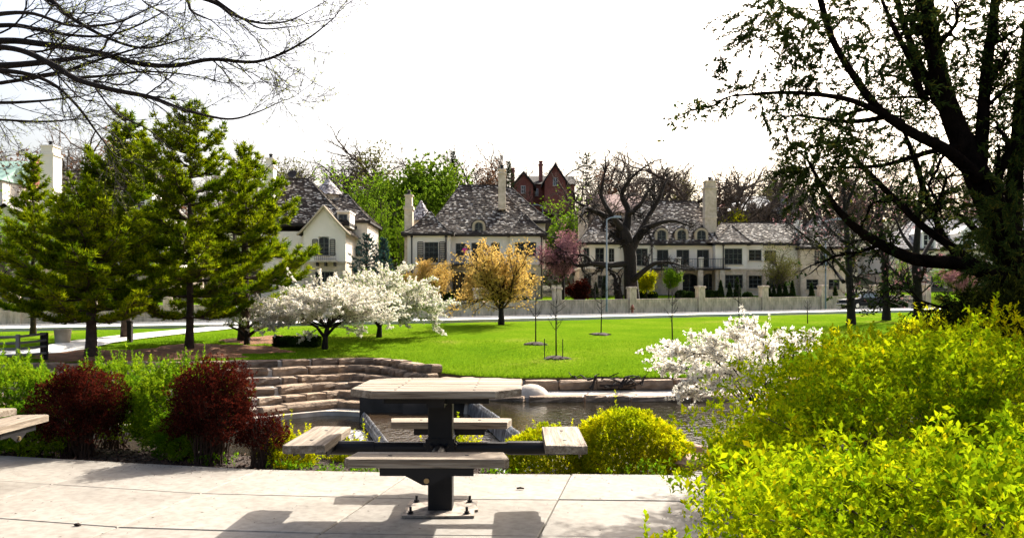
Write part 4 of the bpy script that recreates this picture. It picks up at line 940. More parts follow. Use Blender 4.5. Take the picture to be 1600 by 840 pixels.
# ------------------------------------------------------------------ picnic tables
def make_table(cx, cy, rz, label):
    t = empty('picnic_table', (cx, cy, 0), label, 'picnic table', 'picnic tables on the patio', rz)
    H = .76; w = .485; hd = .47; c = .15; th = .042
    # six boards, corners clipped
    nb = 6; bw = 2*hd/nb
    for i in range(nb):
        y0, y1 = -hd+bw*i+.003, -hd+bw*(i+1)-.003
        def lim(y):
            e = hd-abs(y); return w-(c-e if e < c else 0)
        ring = [(-lim(y0), y0), (lim(y0), y0)]
        for yy in (-hd+c, hd-c):
            if y0 < yy < y1: ring.append((w, yy))
        ring += [(lim(y1), y1), (-lim(y1), y1)]
        for yy in (hd-c, -hd+c):
            if y0 < yy < y1: ring.append((-w, yy))
        # order the ring by angle
        mx = sum(p[0] for p in ring)/len(ring); my = (y0+y1)/2; ring.sort(key=lambda p: math.atan2(p[1]-my, p[0]-mx))
        b = MB(); n = len(ring); e = .004; dz = random.uniform(-.0015, .0015)
        ins = [(p[0]+(mx-p[0])*e/.4, p[1]+(my-p[1])*e/.075) for p in ring]
        vs = [(x, y, H-th) for x, y in ring]+[(x, y, H-e+dz) for x, y in ring]+[(x, y, H+dz) for x, y in ins]
        b.add(vs, [tuple(range(n-1, -1, -1)), tuple(range(2*n, 3*n))]+[(k+j, k+(j+1) % n, k+n+(j+1) % n, k+n+j) for k in (0, n) for j in range(n)])
        o = b.build('table_board', M['wood_x'], t)
        # screw heads
        s_ = MB()
        for x in (-.22, .22): s_.lathe(x, my, [(.008, H+dz-.002), (.007, H+dz+.002)], 8)
        s_.build('screws', M['steel'], o)
    b = MB(); b.box(-.27, .27, -.05, .05, H-th-.06, H-th-.002); b.box(-.05, .05, -.36, .36, H-th-.063, H-th-.004)
    b.box(-.30, .30, -.30, -.25, H-th-.045, H-th-.001); b.box(-.30, .30, .25, .30, H-th-.045, H-th-.001); b.build('top_frame', M['steel'], t)
    b = MB(); b.bevbox(-.072, .072, -.072, .072, .012, H-th-.06, .006); b.build('post', M['steel'], t)
    # base plate with clipped shape and anchor bolts
    b = MB(); b.prism([(-.21, -.20), (-.05, -.215), (.21, -.20), (.205, -.05), (.225, -.04), (.225, .04), (.205, .05), (.21, .21), (-.21, .21), (-.215, 0)], 0.001, .014); pl = b.build('base_plate', M['plate'], t)
    for sx in (-1, 1):
        for sy in (-1, 1):
            b = MB(); b.lathe(sx*.165, sy*.155, [(.022, .014), (.022, .017), (.015, .017), (.015, .03), (.008, .03), (.008, .055)], 6); b.build('anchor_bolt', M['steel'], pl)
    # four arms at seat height, one seat each
    sl, sw = .84, .235; R = .735
    for k in range(4):
        a = k*PI/2-PI/2; rot = Matrix.Rotation(a+PI/2, 4, 'Z')     # local -y points outwards
        def plc(mb): mb.v = [tuple(rot @ Vector(v)) for v in mb.v]; return mb
        b = MB(); b.tube([(0, -.073, .375), (0, -R+.06, .375)], .036, 14); b.tube([(0, -.40, .375), (0, -R-.02, .375)], .042, 14); plc(b).build('arm', M['steel'], t, smooth=False)
        b = MB(); b.box(-.085, .085, -.082, -.073, .31, .44); 
        for x in (-.045, .045): b.ball((x, -.088, .40), .014, 8, 5)
        plc(b).build('arm_flange', M['steel'], t)
        b = MB(); b.box(-.24, .24, -R-.10, -R-.094, .362, .404); b.box(-.24, .24, -R+.094, -R+.10, .362, .404); b.box(-.24, .24, -R-.094, -R+.094, .398, .404)
        b.prism([(-.11, .362), (.11, .362), (.02, .315), (-.02, .315)], -R-.099, -R-.095, 'y'); br = plc(b).build('seat_bracket', M['steel'], t)
        b = MB(); b.tube([(0, -R-.098, .338), (0, -R-.11, .338)], .014, 10); plc(b).build('bracket_bolt', M['bolt'], br)
        b = MB(); e = .012
        b.prism([(-sl/2+.025, -R-sw/2), (sl/2-.025, -R-sw/2), (sl/2, -R-sw/2+.03), (sl/2-.03, -R+sw/2), (-sl/2+.03, -R+sw/2), (-sl/2, -R-sw/2+.03)], .405, .446)
        n = 6; top = [(x*.993, (y+R)*.98-R, .45) for x, y, z in b.v[n:2*n]]; b.v = b.v[:2*n]+top; b.f = [f for f in b.f if f != tuple(range(2*n-1, n-1, -1))]
        b.f.append(tuple(range(2*n, 3*n))); b.f += [(n+j, n+(j+1) % n, 2*n+(j+1) % n, 2*n+j) for j in range(n)]
        o = bpy.data.objects.new('seat', b.data('seat', M['wood_x'])); o.rotation_euler = (0, 0, a+PI/2); link(o, t)
        s_ = MB()
        for x in (-.2, .2): s_.lathe(x, -R, [(.012, .4495), (.010, .453)], 8)
        s_.build('seat_bolts', M['steel'], o)
    return t
make_table(-.428, 5.40, math.radians(-.5), 'weathered plank picnic table with four bench seats in the middle of the patio')
make_table(-4.16, 6.0, math.radians(3), 'picnic table cut off by the left edge, only two seats showing')
# litter on the concrete
for px, py, L, lab in ((813, 764, .05, 'short dark twig lying on the patio right of the table'), (121, 821, .03, 'dark pebble lying on the patio at lower left')):
    Yq = HC*FPX/(py-HOR); x = X_(px, Yq); b = MB()
    if L > .04: b.tube([(x-L/2, Yq, .008), (x, Yq+.004, .010), (x+L/2, Yq-.006, .008)], [.006, .008, .005], 6)
    else: b.ball((x, Yq, .008), .016, 8, 5, (1.3, 1, .6), .15)
    tag(b.build('twig' if L > .04 else 'pebble', M['soil']), lab, 'twig' if L > .04 else 'pebble')
rg = np.random.default_rng(31); n = 900; u = rg.uniform(-4.4, 2.2, n); dd_ = np.where(rg.random(n) < .6, rg.exponential(.12, n), rg.uniform(0, 3.4, n)); P = np.array([uv2(eu(a)-b, a) for a, b in zip(u, dd_)]); P = np.concatenate([P, np.full((n, 1), .004)], 1)
V, F = kites(P, rg.normal(size=(n, 3))*np.array([1, 1, .05]), .012*rg.uniform(.4, 2.0, n), .006, rg, up=np.tile([0, 0, 1.], (n, 1))); V[:, 2] = np.clip(V[:, 2], .0035, .012)
tag(np_obj('leaf_litter', V, F, M['bark_chip']), kind='stuff')
# boulders at the corner of the patio
for i, (px, Yq, z, r, lab) in enumerate(((1068, 7.6, .0, .13, 'pinkish boulder beside the small golden shrub, the upper one'), (1085, 7.25, -.03, .11, 'flat pinkish stone at the patio edge right of the golden shrub'), (1052, 8.4, -.12, .16, 'brown stone at the water side behind the patio edge'), (1100, 7.9, -.08, .12, 'small pink stone half under the round green shrub'))):
    b = MB(); b.ball((0, 0, 0), r, 9, 6, (1.5, 1.1, .62), .16); b.build('boulder', M['boulder'], loc=(X_(px, Yq), Yq, z)); o = bpy.data.objects['boulder'] if i == 0 else None
bl = [o for o in bpy.data.objects if o.name.startswith('boulder')]
for o, lab in zip(sorted(bl, key=lambda o: o.name), ('pinkish boulder beside the golden shrub, the higher of those at the patio corner', 'flat pinkish stone touching the patio edge right of the golden shrub', 'brown stone farthest back toward the water behind the patio corner', 'small pink stone half under the big lime green shrub')): tag(o, lab, 'boulder', 'stones at the patio corner')

# ------------------------------------------------------------------ street furniture
def lamp(px, ptop, pbase, Y, arm, label, m):
    zb, zt = Z_(pbase, Y), Z_(ptop, Y); e = empty('street_lamp', (X_(px, Y), Y, zb), label, 'street lamp', 'street lamps beside the road'); h = zt-zb
    b = MB(); b.tube([(0, 0, 0), (0, 0, .5), (0, 0, h)], [.10, .08, .05], 8); b.build('pole', m, e)
    b = MB(); b.tube([(0, 0, h-.05), (arm*.5, 0, h+.12), (arm, 0, h+.15)], [.05, .045, .04], 6); b.build('lamp_arm', m, e)
    b = MB(); b.prism([(arm-.3, h+.08), (arm+.45, h+.10), (arm+.4, h+.24), (arm-.1, h+.27)], -.15, .15, 'y'); b.build('lamp_head', m, e); return e
M['greypole'] = mat('grey painted pole', (.16, .19, .23), 2, rough=.5)
lamp(948, 342, 487, 70, .7, 'grey street lamp in front of the big bare oak', M['greypole'])
lamp(1290, 345, 484, 80, 1.1, 'grey street lamp between the shuttered stone wing and the leftmost lawn trunk', M['greypole'])
lamp(848, 322, 400, 108, -1.0, 'distant lamp post above the right wing roof of the centre villa', M['greypole'])
# bird bath like red hydrant beside the wall
c = at(988, 489, 73.2); e = empty('fire_hydrant', (c[0], c[1], float(roadz(c[0]))+.02), 'small dark red hydrant by the wall under the oak', 'hydrant')
b = MB(); b.lathe(0, 0, [(.16, 0), (.16, .06), (.11, .08), (.11, .5), (.15, .52), (.15, .56), (.12, .62), (.06, .72), (.03, .76)], 10); b.build('barrel', M['brick'], e, True)
b = MB(); b.tube([(-.2, 0, .4), (.2, 0, .4)], .05, 8); b.tube([(0, -.2, .36), (0, 0, .36)], .06, 8); b.build('outlet', M['brick'], e)
# pickup
def pickup(px, Y, rz):
    x = X_(px, Y); z = float(roadz(x))+.03; e = empty('pickup_truck', (x, Y, z), 'dark blue pickup truck parked on the road between the lawn tree trunks', 'pickup truck', None, rz); e.scale = (.86, .86, .86)
    P = mat('dark blue car paint', (.006, .007, .012), 1, rough=.45, spec=.15)
    G_ = mat('windshield', (.10, .12, .13), 1, rough=.05, spec=.8); CH = mat('chrome', (.5, .5, .5), 1, rough=.25, metal=1); T = mat('tyre', (.012, .012, .012), 1, rough=.9)
    b = MB()   # side profile (x along length, nose at -x)
    def arc(cx, r, n=7): return [(cx+r*math.cos(PI*i/n), .38+r*math.sin(PI*i/n)) for i in range(n+1)]
    prof = [(-2.62, .45), (-2.66, .75), (-2.58, .98), (-1.35, 1.12), (-1.28, 1.12), (1.0, 1.12), (1.02, 1.14), (2.6, 1.14), (2.68, 1.08), (2.68, .5), (2.2, .42)]
    low = arc(1.68, .44)+arc(-1.72, .44); ring = prof+low+[(-2.3, .4)]
    b.prism(ring, -.93, .93, 'y')
    b.build('body', P, e)
    b = MB(); lo = [(-1.30, 1.12), (.98, 1.12)]; hi = [(-.55, 1.72), (.82, 1.74)]; V = []
    for s_ in (-1, 1):
        V += [(lo[0][0], s_*.90, 1.121), (lo[1][0], s_*.90, 1.121), (hi[1][0], s_*.72, hi[1][1]), (hi[0][0], s_*.72, hi[0][1])]
    b.add(V, [(0, 1, 2, 3), (7, 6, 5, 4), (3, 2, 6, 7), (0, 3, 7, 4), (1, 5, 6, 2)]); cab = b.build('cab', P, e)
    g = MB(); g.add([(-1.22, -.80, 1.16), (-1.22, .80, 1.16), (-.60, .66, 1.69), (-.60, -.66, 1.69)], [(0, 3, 2, 1)]); g.v = [(v[0]-.02, v[1], v[2]+.012) for v in g.v]; g.build('windshield', G_, cab)
    for s_ in (-1, 1):
        for a, c_, d, f in ((-1.02, -.15, -.1, -.5), (-.05, .82, .74, -.02)):
            g = MB(); g.add([(a, s_*.897, 1.18), (c_, s_*.897, 1.18), (d if d > 0 else -.15, s_*.762, 1.64), (f, s_*.762, 1.64)], [(0, 1, 2, 3)]); g.v = [(v[0], v[1]+s_*.004, v[2]) for v in g.v]; g.build('side_window', G_, cab)
    for wx in (-1.72, 1.68):
        for s_ in (-1, 1):
            b = MB(); b.tube([(wx, s_*.70, .38), (wx, s_*.95, .38)], .37, 18); w = b.build('wheel', T, e); r = MB(); r.tube([(wx, s_*.94, .38), (wx, s_*.965, .38)], .22, 12); r.build('rim', CH, w)
    for s_ in (-1, 1):
        b = MB(); b.box(-2.69, -2.6, s_*.72-.14, s_*.72+.14, .76, .90); b.build('headlight', CH, e)
        b = MB(); b.box(2.66, 2.70, s_*.82-.07, s_*.82+.07, .8, 1.05); b.build('tail_light', M['brick'], e)
    b = MB(); b.bevbox(-2.78, -2.6, -.9, .9, .42, .6, .03); b.build('bumper', CH, e)
pickup(1350, 78, math.atan(.344)+.05)
M['ornpot'] = mat('stone vase', (.45, .42, .38), 3)
# fence, bin and post at the left
fc = empty('rail_fence', (0, 0, 0), 'grey metal fence with four rails at the left edge', 'fence')
Yf = 26.3; M['galv'] = mat('galvanised rail', (.22, .21, .20), 3, rough=.45, metal=.5)
def P3(px, py, Y): return Vector(at(px, py, Y))
for i, (yl, yr2) in enumerate(((526, 519.5), (536, 530), (545, 539.5), (555, 550))):
    b = MB(); b.tube([P3(-150, yl+3, Yf-.4), P3(28, yl, Yf), P3(73, yr2+1, Yf+.8)], .038, 6); b.build('rail', M['galv'], fc)
for px, y0, y1, Y in ((-70, 526, 566, Yf-.2), (28, 522, 562, Yf), (72, 519, 556, Yf+.8), (66, 519, 547, Yf+1.8)):
    p, q = P3(px, y0, Y), P3(px, y1, Y); b = MB(); b.box(p.x-.05, p.x+.05, Y-.04, Y+.04, float(G(p.x, Y))-.2, p.z); b.build('fence_post', M['galv' if px < 60 else 'bark'], fc)
c = on(98, 536); e = empty('trash_bin', c, 'round tan litter bin with open top on the grass beyond the fence', 'litter bin')
b = MB(); b.lathe(0, 0, [(.23, 0), (.25, .03), (.29, .46), (.31, .47), (.31, .52), (.26, .52), (.25, .44), (.1, .42)], 18); b.build('bin_body', M['ledge'], e, True)
b = MB(); b.lathe(0, 0, [(.24, .425), (.24, .43)], 12); b.build('liner', M['iron'], e)
c = on(203, 534); b = MB(); b.box(c[0]-.08, c[0]+.08, c[1]-.08, c[1]+.08, c[2]-.1, c[2]+.72); b.bevbox(c[0]-.1, c[0]+.1, c[1]-.1, c[1]+.1, c[2]+.72, c[2]+.78, .02); tag(b.build('bollard', M['bark']), 'dark square wooden bollard where the footpath meets the shade', 'bollard')
# driftwood on the ledge
e = empty('driftwood', (2.4, 23.75, -1.02), 'tangle of dark driftwood branches on the stone ledge by the water', 'driftwood'); r_ = random.Random(4)
for k in range(16):
    b = MB(); x, y = r_.uniform(-.7, 1.0), r_.uniform(-.25, .6); a = r_.uniform(0, PI); L = r_.uniform(.3, 1.1); z = .05; p = []
    for i in range(4): p.append((x+math.cos(a)*L*i/3, y+math.sin(a)*L*i/3*.4, z+r_.uniform(0, .28)+i*.06))
    b.tube(p, [r_.uniform(.02, .05), .03, .02, .01], 5); b.build('branch', M['bark'], e)

# ------------------------------------------------------------------ person on the balcony
Y = 81.1; zfl = Z_(413, 82.0); e = empty('person', (X_(726.5, Y), Y, zfl), 'person in a pink top and pale trousers standing on the villa balcony', 'person')
M['skin'] = mat('skin', (.42, .26, .19), 2, rough=.6); M['pink'] = mat('pink cloth', (.75, .04, .26), 3, rough=.9); M['pale'] = mat('pale cloth', (.6, .58, .55), 3, rough=.9); M['hair'] = mat('brown hair', (.05, .03, .02), 8)
def skinned(name, verts, edges, radii, m, par, root=0):
    me = bpy.data.meshes.new(name); me.from_pydata(verts, edges, []); me.materials.append(m); o = link(bpy.data.objects.new(name, me), par)
    md = o.modifiers.new('skin', 'SKIN'); md.use_smooth_shade = True
    for i, r in enumerate(radii): me.skin_vertices[0].data[i].radius = (r if isinstance(r, tuple) else (r, r))
    me.skin_vertices[0].data[root].use_root = True
    sb = o.modifiers.new('sub', 'SUBSURF'); sb.levels = sb.render_levels = 1; return o
bv = [(0, 0, .92), (0, 0, 1.12), (0, 0, 1.34), (0, 0, 1.46), (0, -.01, 1.58), (0, -.01, 1.68), (.17, 0, 1.38), (.24, -.02, 1.12), (.18, -.2, .98), (-.17, 0, 1.38), (-.24, -.02, 1.12), (-.18, -.2, .98), (.09, 0, .86), (.10, -.01, .48), (.10, .02, .07), (.10, -.1, .04), (-.09, 0, .86), (-.10, -.01, .48), (-.10, .02, .07), (-.10, -.1, .04)]
be_ = [(0, 1), (1, 2), (2, 3), (3, 4), (4, 5), (2, 6), (6, 7), (7, 8), (2, 9), (9, 10), (10, 11), (0, 12), (12, 13), (13, 14), (14, 15), (0, 16), (16, 17), (17, 18), (18, 19)]
br_ = [.13, .12, .14, .055, .095, .07, .055, .042, .03, .055, .042, .03, .085, .06, .045, .04, .085, .06, .045, .04]
skinned('body', bv, be_, [(r_*1.0, r_*.8) for r_ in br_], M['skin'], e)
skinned('shirt', [(0, 0, .95), (0, 0, 1.12), (0, 0, 1.34), (0, 0, 1.45), (.17, 0, 1.38), (.235, -.015, 1.16), (-.17, 0, 1.38), (-.235, -.015, 1.16)], [(0, 1), (1, 2), (2, 3), (2, 4), (4, 5), (2, 6), (6, 7)], [.165, .15, .17, .08, .075, .062, .075, .062], M['pink'], e)
skinned('trousers', [(0, 0, .95), (.09, 0, .84), (.10, -.01, .48), (.10, .02, .1), (-.09, 0, .84), (-.10, -.01, .48), (-.10, .02, .1)], [(0, 1), (1, 2), (2, 3), (0, 4), (4, 5), (5, 6)], [.15, .11, .08, .065, .11, .08, .065], M['pale'], e)
b = MB(); b.ball((0, .03, 1.67), .105, 10, 7, (1, 1.05, 1)); b.build('hair', M['hair'], e, True)
# ------------------------------------------------------------------ foliage materials
I_ = lambda lo, hi: [(0, lo), (.5, (1, 1, 1)), (1, hi)]
M['gold'] = mat('golden barberry leaf', [(.35, (.22, .27, .003)), (.6, (.50, .47, .004))], 2.2, 3, rough=.8, spec=.08, leaf=.6, island=I_((.55, .72, .6), (1.3, 1.12, 1)))
M['goldbig'] = mat('lime spirea leaf', [(.35, (.12, .205, .003)), (.62, (.34, .41, .004))], 1.6, 3, rough=.75, spec=.12, leaf=.45, island=[(0, (.38, .55, .6)), (.45, (1, 1, 1)), (.9, (1.35, 1.2, 1)), (1, (1.5, .95, .9))])
M['hedge'] = mat('light green leaf', [(.35, (.07, .16, .005)), (.65, (.19, .27, .008))], 3, 3, rough=.8, spec=.1, leaf=.5, island=I_((.6, .8, .7), (1.35, 1.2, 1)))
M['red'] = mat('dark red barberry leaf', [(.35, (.030, .008, .006)), (.65, (.075, .020, .013))], 4, 3, rough=.5, spec=.3, leaf=.4, tcol=(1, .5, .4), island=I_((.4, .5, .5), (1.6, 1.3, 1.1)))
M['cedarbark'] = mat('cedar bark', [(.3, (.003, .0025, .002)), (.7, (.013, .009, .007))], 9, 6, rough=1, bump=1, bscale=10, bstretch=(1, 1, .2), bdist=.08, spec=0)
M['twig'] = mat('shrub twig', (.05, .028, .018), 6, rough=.9)
M['pine'] = mat('pine needles', [(.35, (.075, .135, .003)), (.65, (.225, .28, .005))], .8, 4, rough=.8, spec=.05, leaf=.45, island=I_((.4, .5, .7), (1.7, 1.35, .9)))
M['spruce'] = mat('blue spruce needles', [(.35, (.022, .05, .045)), (.65, (.05, .095, .088))], 1.2, 3, rough=.7, leaf=.25, island=I_((.6, .6, .6), (1.4, 1.4, 1.4)))
M['blossom'] = mat('white blossom', (.84, .81, .73), 2, rough=.7, leaf=.45, island=[(0, (.85, .83, .78)), (1, (1.05, 1.05, 1.05))])
M['blossomleaf'] = mat('young green leaf', (.20, .30, .05), 2, rough=.6, leaf=.5, island=I_((.7, .8, .7), (1.3, 1.1, 1)))
M['yellow'] = mat('yellow spring blossom', [(.35, (.52, .36, .09)), (.65, (.68, .50, .17))], 1, 3, rough=.7, leaf=.45, island=I_((.7, .65, .6), (1.25, 1.2, 1.1)))
M['lime'] = mat('fresh lime leaf', [(.35, (.14, .26, .015)), (.65, (.25, .38, .02))], .5, 3, rough=.6, leaf=.45, island=I_((.55, .7, .6), (1.3, 1.15, 1)))
M['green'] = mat('green leaf', [(.35, (.075, .14, .010)), (.65, (.15, .235, .014))], .5, 3, rough=.6, leaf=.4, island=I_((.55, .65, .6), (1.35, 1.2, 1)))
M['olive'] = mat('olive haze of buds', (.15, .15, .04), .5, 3, rough=.7, leaf=.4, island=I_((.6, .6, .6), (1.3, 1.3, 1)))
M['dark'] = mat('dark evergreen leaf', [(.35, (.010, .022, .007)), (.65, (.03, .055, .012))], 1, 3, rough=.6, leaf=.3, island=I_((.5, .5, .5), (1.8, 1.6, 1.1)))
M['pinkb'] = mat('pink redbud blossom', [(.35, (.30, .13, .16)), (.65, (.46, .26, .27))], 1, 3, rough=.7, leaf=.4, island=I_((.6, .5, .5), (1.25, 1.3, 1.2)))
M['russet'] = mat('russet haze of buds', (.17, .085, .045), .5, 3, rough=.8, leaf=.4, island=I_((.6, .6, .6), (1.3, 1.3, 1.2)))
M['brush'] = mat('hill brush', [(.3, (.05, .06, .018)), (.5, (.10, .085, .055)), (.7, (.09, .13, .02))], .08, 4, rough=.9, leaf=.3, island=I_((.6, .6, .6), (1.4, 1.3, 1.3)))
M['ivy'] = mat('mixed yew leaf', [(.4, (.016, .022, .006)), (.7, (.06, .07, .012))], 2, 3, rough=.5, leaf=.3, island=[(0, (.4, .4, .4)), (.8, (1.4, 1.3, 1)), (1, (4, 3.4, 1.4))])
M['cedar'] = mat('cedar sprays', [(.35, (.014, .030, .009)), (.65, (.045, .07, .018))], 1.5, 3, rough=.7, leaf=.3, island=[(0, (.5, .5, .5)), (.75, (1.2, 1.2, 1)), (1, (3.2, 1.7, .9))])

def shell_points(rng, n, rad, zc, lump=.14, deep=.16, lowcut=-.75):
    D = nrm(rng.normal(size=(int(n*1.5), 3))); D = D[D[:, 2] > lowcut][:n]; n = len(D)
    ph = rng.uniform(0, 6.28, 12); w = np.ones(n)
    for i, f in enumerate((2.7, 4.7, 7.1, 11.3)):
        w += lump/(1+.3*i)*np.sin(D[:, 0]*f+ph[3*i])*np.sin(D[:, 1]*f+ph[3*i+1])*np.cos(D[:, 2]*f+ph[3*i+2])*1.6
    dep = 1-np.abs(rng.normal(0, deep, n)); dep += rng.normal(0, .018, n)
    P = D*np.array([rad[0], rad[1], rad[2]])*(w*dep)[:, None]; P[:, 2] += zc
    A = nrm(D*np.array([1/rad[0], 1/rad[1], 1/rad[2]])+np.array([0, 0, .5/rad[2]])+rng.normal(0, .35, (n, 3))/np.mean(rad))
    return P, A
def shrub(name, loc, rx, ry, h, n, L, W, m, mt, seed, label, cat='shrub', group=None, stems=60, deep=.16, lump=.14, low=-.75, stem_r=.006, flat=0, shoots=0, rz=0, base=.25):
    rng = np.random.default_rng(seed); r_ = random.Random(seed); e = empty(name, loc, label, cat, group, rz)
    zc = h*(.5 if not flat else .35); P, A = shell_points(rng, n, (rx, ry, h-zc), zc, lump, deep, low)
    P = P[P[:, 2] > .02]; A = A[:len(P)] if len(A) != len(P) else A
    if shoots:
        q = rng.integers(0, len(P), shoots); up = P[q, 2] > zc; q = q[up]; k = 6
        SP = P[q][:, None]+(A[q]*.6+np.array([0, 0, .7]))[:, None]*np.linspace(.0, .11, k)[None, :, None]*rng.uniform(.5, 1.4, (len(q), 1, 1))
        P = np.concatenate([P, SP.reshape(-1, 3)]); A = np.concatenate([A, np.repeat(A[q]*.6+np.array([0, 0, .7]), k, 0)])
    V, F = rosettes(P, A, m, L, W, rng); o = np_obj('leaves', V, F, mt, e); o['kind'] = 'stuff'
    segs = []
    for _ in range(stems):
        i = r_.randrange(len(P)); q = Vector(P[i])*.97; b = Vector((r_.uniform(-1, 1)*rx*base, r_.uniform(-1, 1)*ry*base, -.03)); mid = b.lerp(q, .5); mid.z += .08*h; mid.x *= .85; mid.y *= .85
        pr = b; pts = smooth_path([tuple(b), tuple(mid), tuple(q)], 4); 
        for j in range(len(pts)-1):
            rr_ = stem_r*(1-.75*j/len(pts)); segs.append((*pts[j], *pts[j+1], rr_, rr_*.85, 0))
        for c in range(3):
            k = r_.randrange(3, len(pts)-1); s_ = Vector(pts[k]); t_ = s_+Vector((r_.gauss(0, .3)*rx, r_.gauss(0, .3)*ry, abs(r_.gauss(0, .2))*h))*.2
            segs.append((*s_, *t_, stem_r*.5, stem_r*.2, 1))
    V, F = seg_mesh(segs, 4); o = np_obj('stems', V, F, M['twig'], e); o['kind'] = 'stuff'
    return e

# big lime shrubs at the right
shrub('lime_shrub', (1.78, 3.12, 0), 1.18, .98, .78, 14500, .030, .0145, 5, M['goldbig'], 1, 'nearest and largest lime green shrub filling the lower right corner', group='lime green shrubs at the right of the patio', stems=90, shoots=200, lump=.28, deep=.2)
shrub('lime_shrub', (2.36, 5.1, -.05), 1.16, 1.1, 1.10, 15000, .031, .015, 5, M['goldbig'], 2, 'tall lime green shrub in the middle of the right hand mass, below the white blossom', group='lime green shrubs at the right of the patio', stems=90, shoots=200, lump=.28, deep=.2)
shrub('lime_shrub', (1.80, 6.4, -.25), .40, .38, .62, 3200, .030, .014, 5, M['gold'], 3, 'small round yellow green shrub at the left foot of the big lime shrubs', group='lime green shrubs at the right of the patio', stems=40, shoots=80)
shrub('lime_shrub', (3.45, 6.9, -.1), 1.25, .75, 1.20, 6600, .038, .017, 5, M['gold'], 4, 'bright yellow shrub forming the top edge of the right hand mass against the lawn', group='lime green shrubs at the right of the patio', stems=60, shoots=200, lump=.2)
shrub('lime_shrub', (4.25, 8.9, -.1), .55, .6, 1.25, 4500, .036, .017, 5, M['gold'], 5, 'bright yellow shrub farthest right against the lawn, touching the dark yew', group='lime green shrubs at the right of the patio', stems=40, shoots=200)
shrub('lime_shrub', (3.55, 4.6, -.05), .95, .9, .78, 5000, .036, .018, 5, M['goldbig'], 6, 'lime green shrub at the right edge between the nearest shrub and the dark yew', group='lime green shrubs at the right of the patio', stems=50, shoots=250)
shrub('yew_bush', (3.98, 7.35, -.1), .60, .55, 1.50, 6500, .05, .018, 5, M['ivy'], 7, 'dark green bush growing at the foot of the big dark tree, right edge', group=None, stems=60)
# golden shrubs behind the table
gr = 'golden shrubs along the creek side of the patio'
shrub('golden_shrub', (.98, 7.45, -.30), .50, .40, .66, 7600, .024, .011, 6, M['gold'], 11, 'round golden shrub right of the table, the largest of those by the creek', group=gr, stems=40, shoots=20, lump=.07, deep=.12)
shrub('golden_shrub', (.34, 7.55, -.36), .42, .34, .58, 5000, .022, .011, 6, M['gold'], 12, 'golden shrub half behind the right bench seat of the table', group=gr, stems=30, shoots=12, lump=.08, deep=.12)
shrub('golden_shrub', (-.52, 7.9, -.50), .28, .24, .62, 2300, .022, .011, 6, M['gold'], 13, 'small golden shrub seen through the table just left and right of its post', group=gr, stems=24, shoots=20)
shrub('golden_shrub', (-1.30, 7.6, -.36), .27, .26, .46, 2300, .022, .011, 6, M['gold'], 14, 'small golden shrub behind the left bench seat', group=gr, stems=24, shoots=20)
shrub('golden_shrub', (-1.80, 7.25, -.12), .22, .2, .30, 1400, .022, .011, 5, M['gold'], 15, 'low golden shrub at the foot of the smallest red barberry', group=gr, stems=20, shoots=30)
# red barberries
grr = 'dark red barberry bushes by the patio'
shrub('red_barberry', (-2.44, 7.30, -.06), .355, .33, .86, 7000, .019, .010, 5, M['red'], 21, 'tall egg shaped dark red barberry, the largest of the three', group=grr, stems=150, deep=.24, lump=.15, low=-.5, base=.35)
shrub('red_barberry', (-3.68, 7.60, -.06), .36, .33, .80, 6300, .019, .010, 5, M['red'], 22, 'dark red barberry at left among the light green bushes', group=grr, stems=130, deep=.24, lump=.16, low=-.55, base=.35)
shrub('red_barberry', (-1.98, 7.15, -.06), .20, .18, .44, 1700, .016, .008, 5, M['red'], 23, 'smallest dark red barberry with bare upright stems', group=grr, stems=90, deep=.24, low=-.2, base=.5)
# light green bushes behind them
grg = 'light green bushes behind the barberries'
shrub('green_bush', (-4.62, 8.2, -.10), .62, .5, .84, 4600, .030, .015, 5, M['hedge'], 31, 'light green bush at the left edge above the cut off bench seats', group=grg, stems=60, shoots=200)
shrub('green_bush', (-2.98, 8.05, -.10), .50, .42, .80, 5200, .028, .014, 5, M['hedge'], 32, 'light green bush between the two large red barberries', group=grg, stems=60, shoots=200)
shrub('green_bush', (-3.75, 8.45, -.10), .5, .42, .84, 3200, .026, .014, 5, M['hedge'], 33, 'light green bush behind the left red barberry', group=grg, stems=50, shoots=150)
shrub('green_bush', (-2.72, 7.50, -.07), .30, .2, .46, 3000, .024, .012, 5, M['hedge'], 34, 'low light green bush at the foot of the largest red barberry', group=grg, stems=40)
shrub('green_bush', (-4.1, 7.62, -.07), .42, .22, .48, 3200, .024, .012, 5, M['hedge'], 35, 'low light green bush in front of the leftmost bushes, left of the left barberry', group=grg, stems=40)
# sprouts of weeds along the patio edge
rng = np.random.default_rng(8); r_ = random.Random(8)
for i, (px, py, s_, lab) in enumerate(((326, 722, .10, 'green weed sprout on the mulch below the largest red barberry'), (792-475, 700, .0, ''), (520, 735, .07, 'low green weeds on the patio edge left of the table, seen under its left seat'), (575, 738, .06, 'low green weeds at the patio edge just left of the table front seat'), (640, 741, .05, 'tiny weeds at the patio edge behind the table post'), (455, 731, .07, 'low green weeds below the smallest red barberry'), (770, 741, .06, 'grassy tuft at the patio edge right of the table post'), (1025, 741, .12, 'loose grass tuft beside the boulders at the patio corner'))):
    if s_ == 0: continue
    Yq = HC*FPX/(py-HOR)+.12; x = X_(px, Yq); n = 40; P = np.stack([rng.normal(0, s_*1.3, n), np.abs(rng.normal(0, s_*.5, n)), rng.uniform(0, s_, n)], 1); A = np.tile([0, -.2, 1.], (n, 1))+rng.normal(0, .3, (n, 3))
    V, F = rosettes(P, A, 4, .03, .014, rng); e = empty('weed', (x, Yq, -.045), lab, 'weed', 'weeds along the patio edge'); o = np_obj('leaves', V, F, M['hedge'], e); o['kind'] = 'stuff'

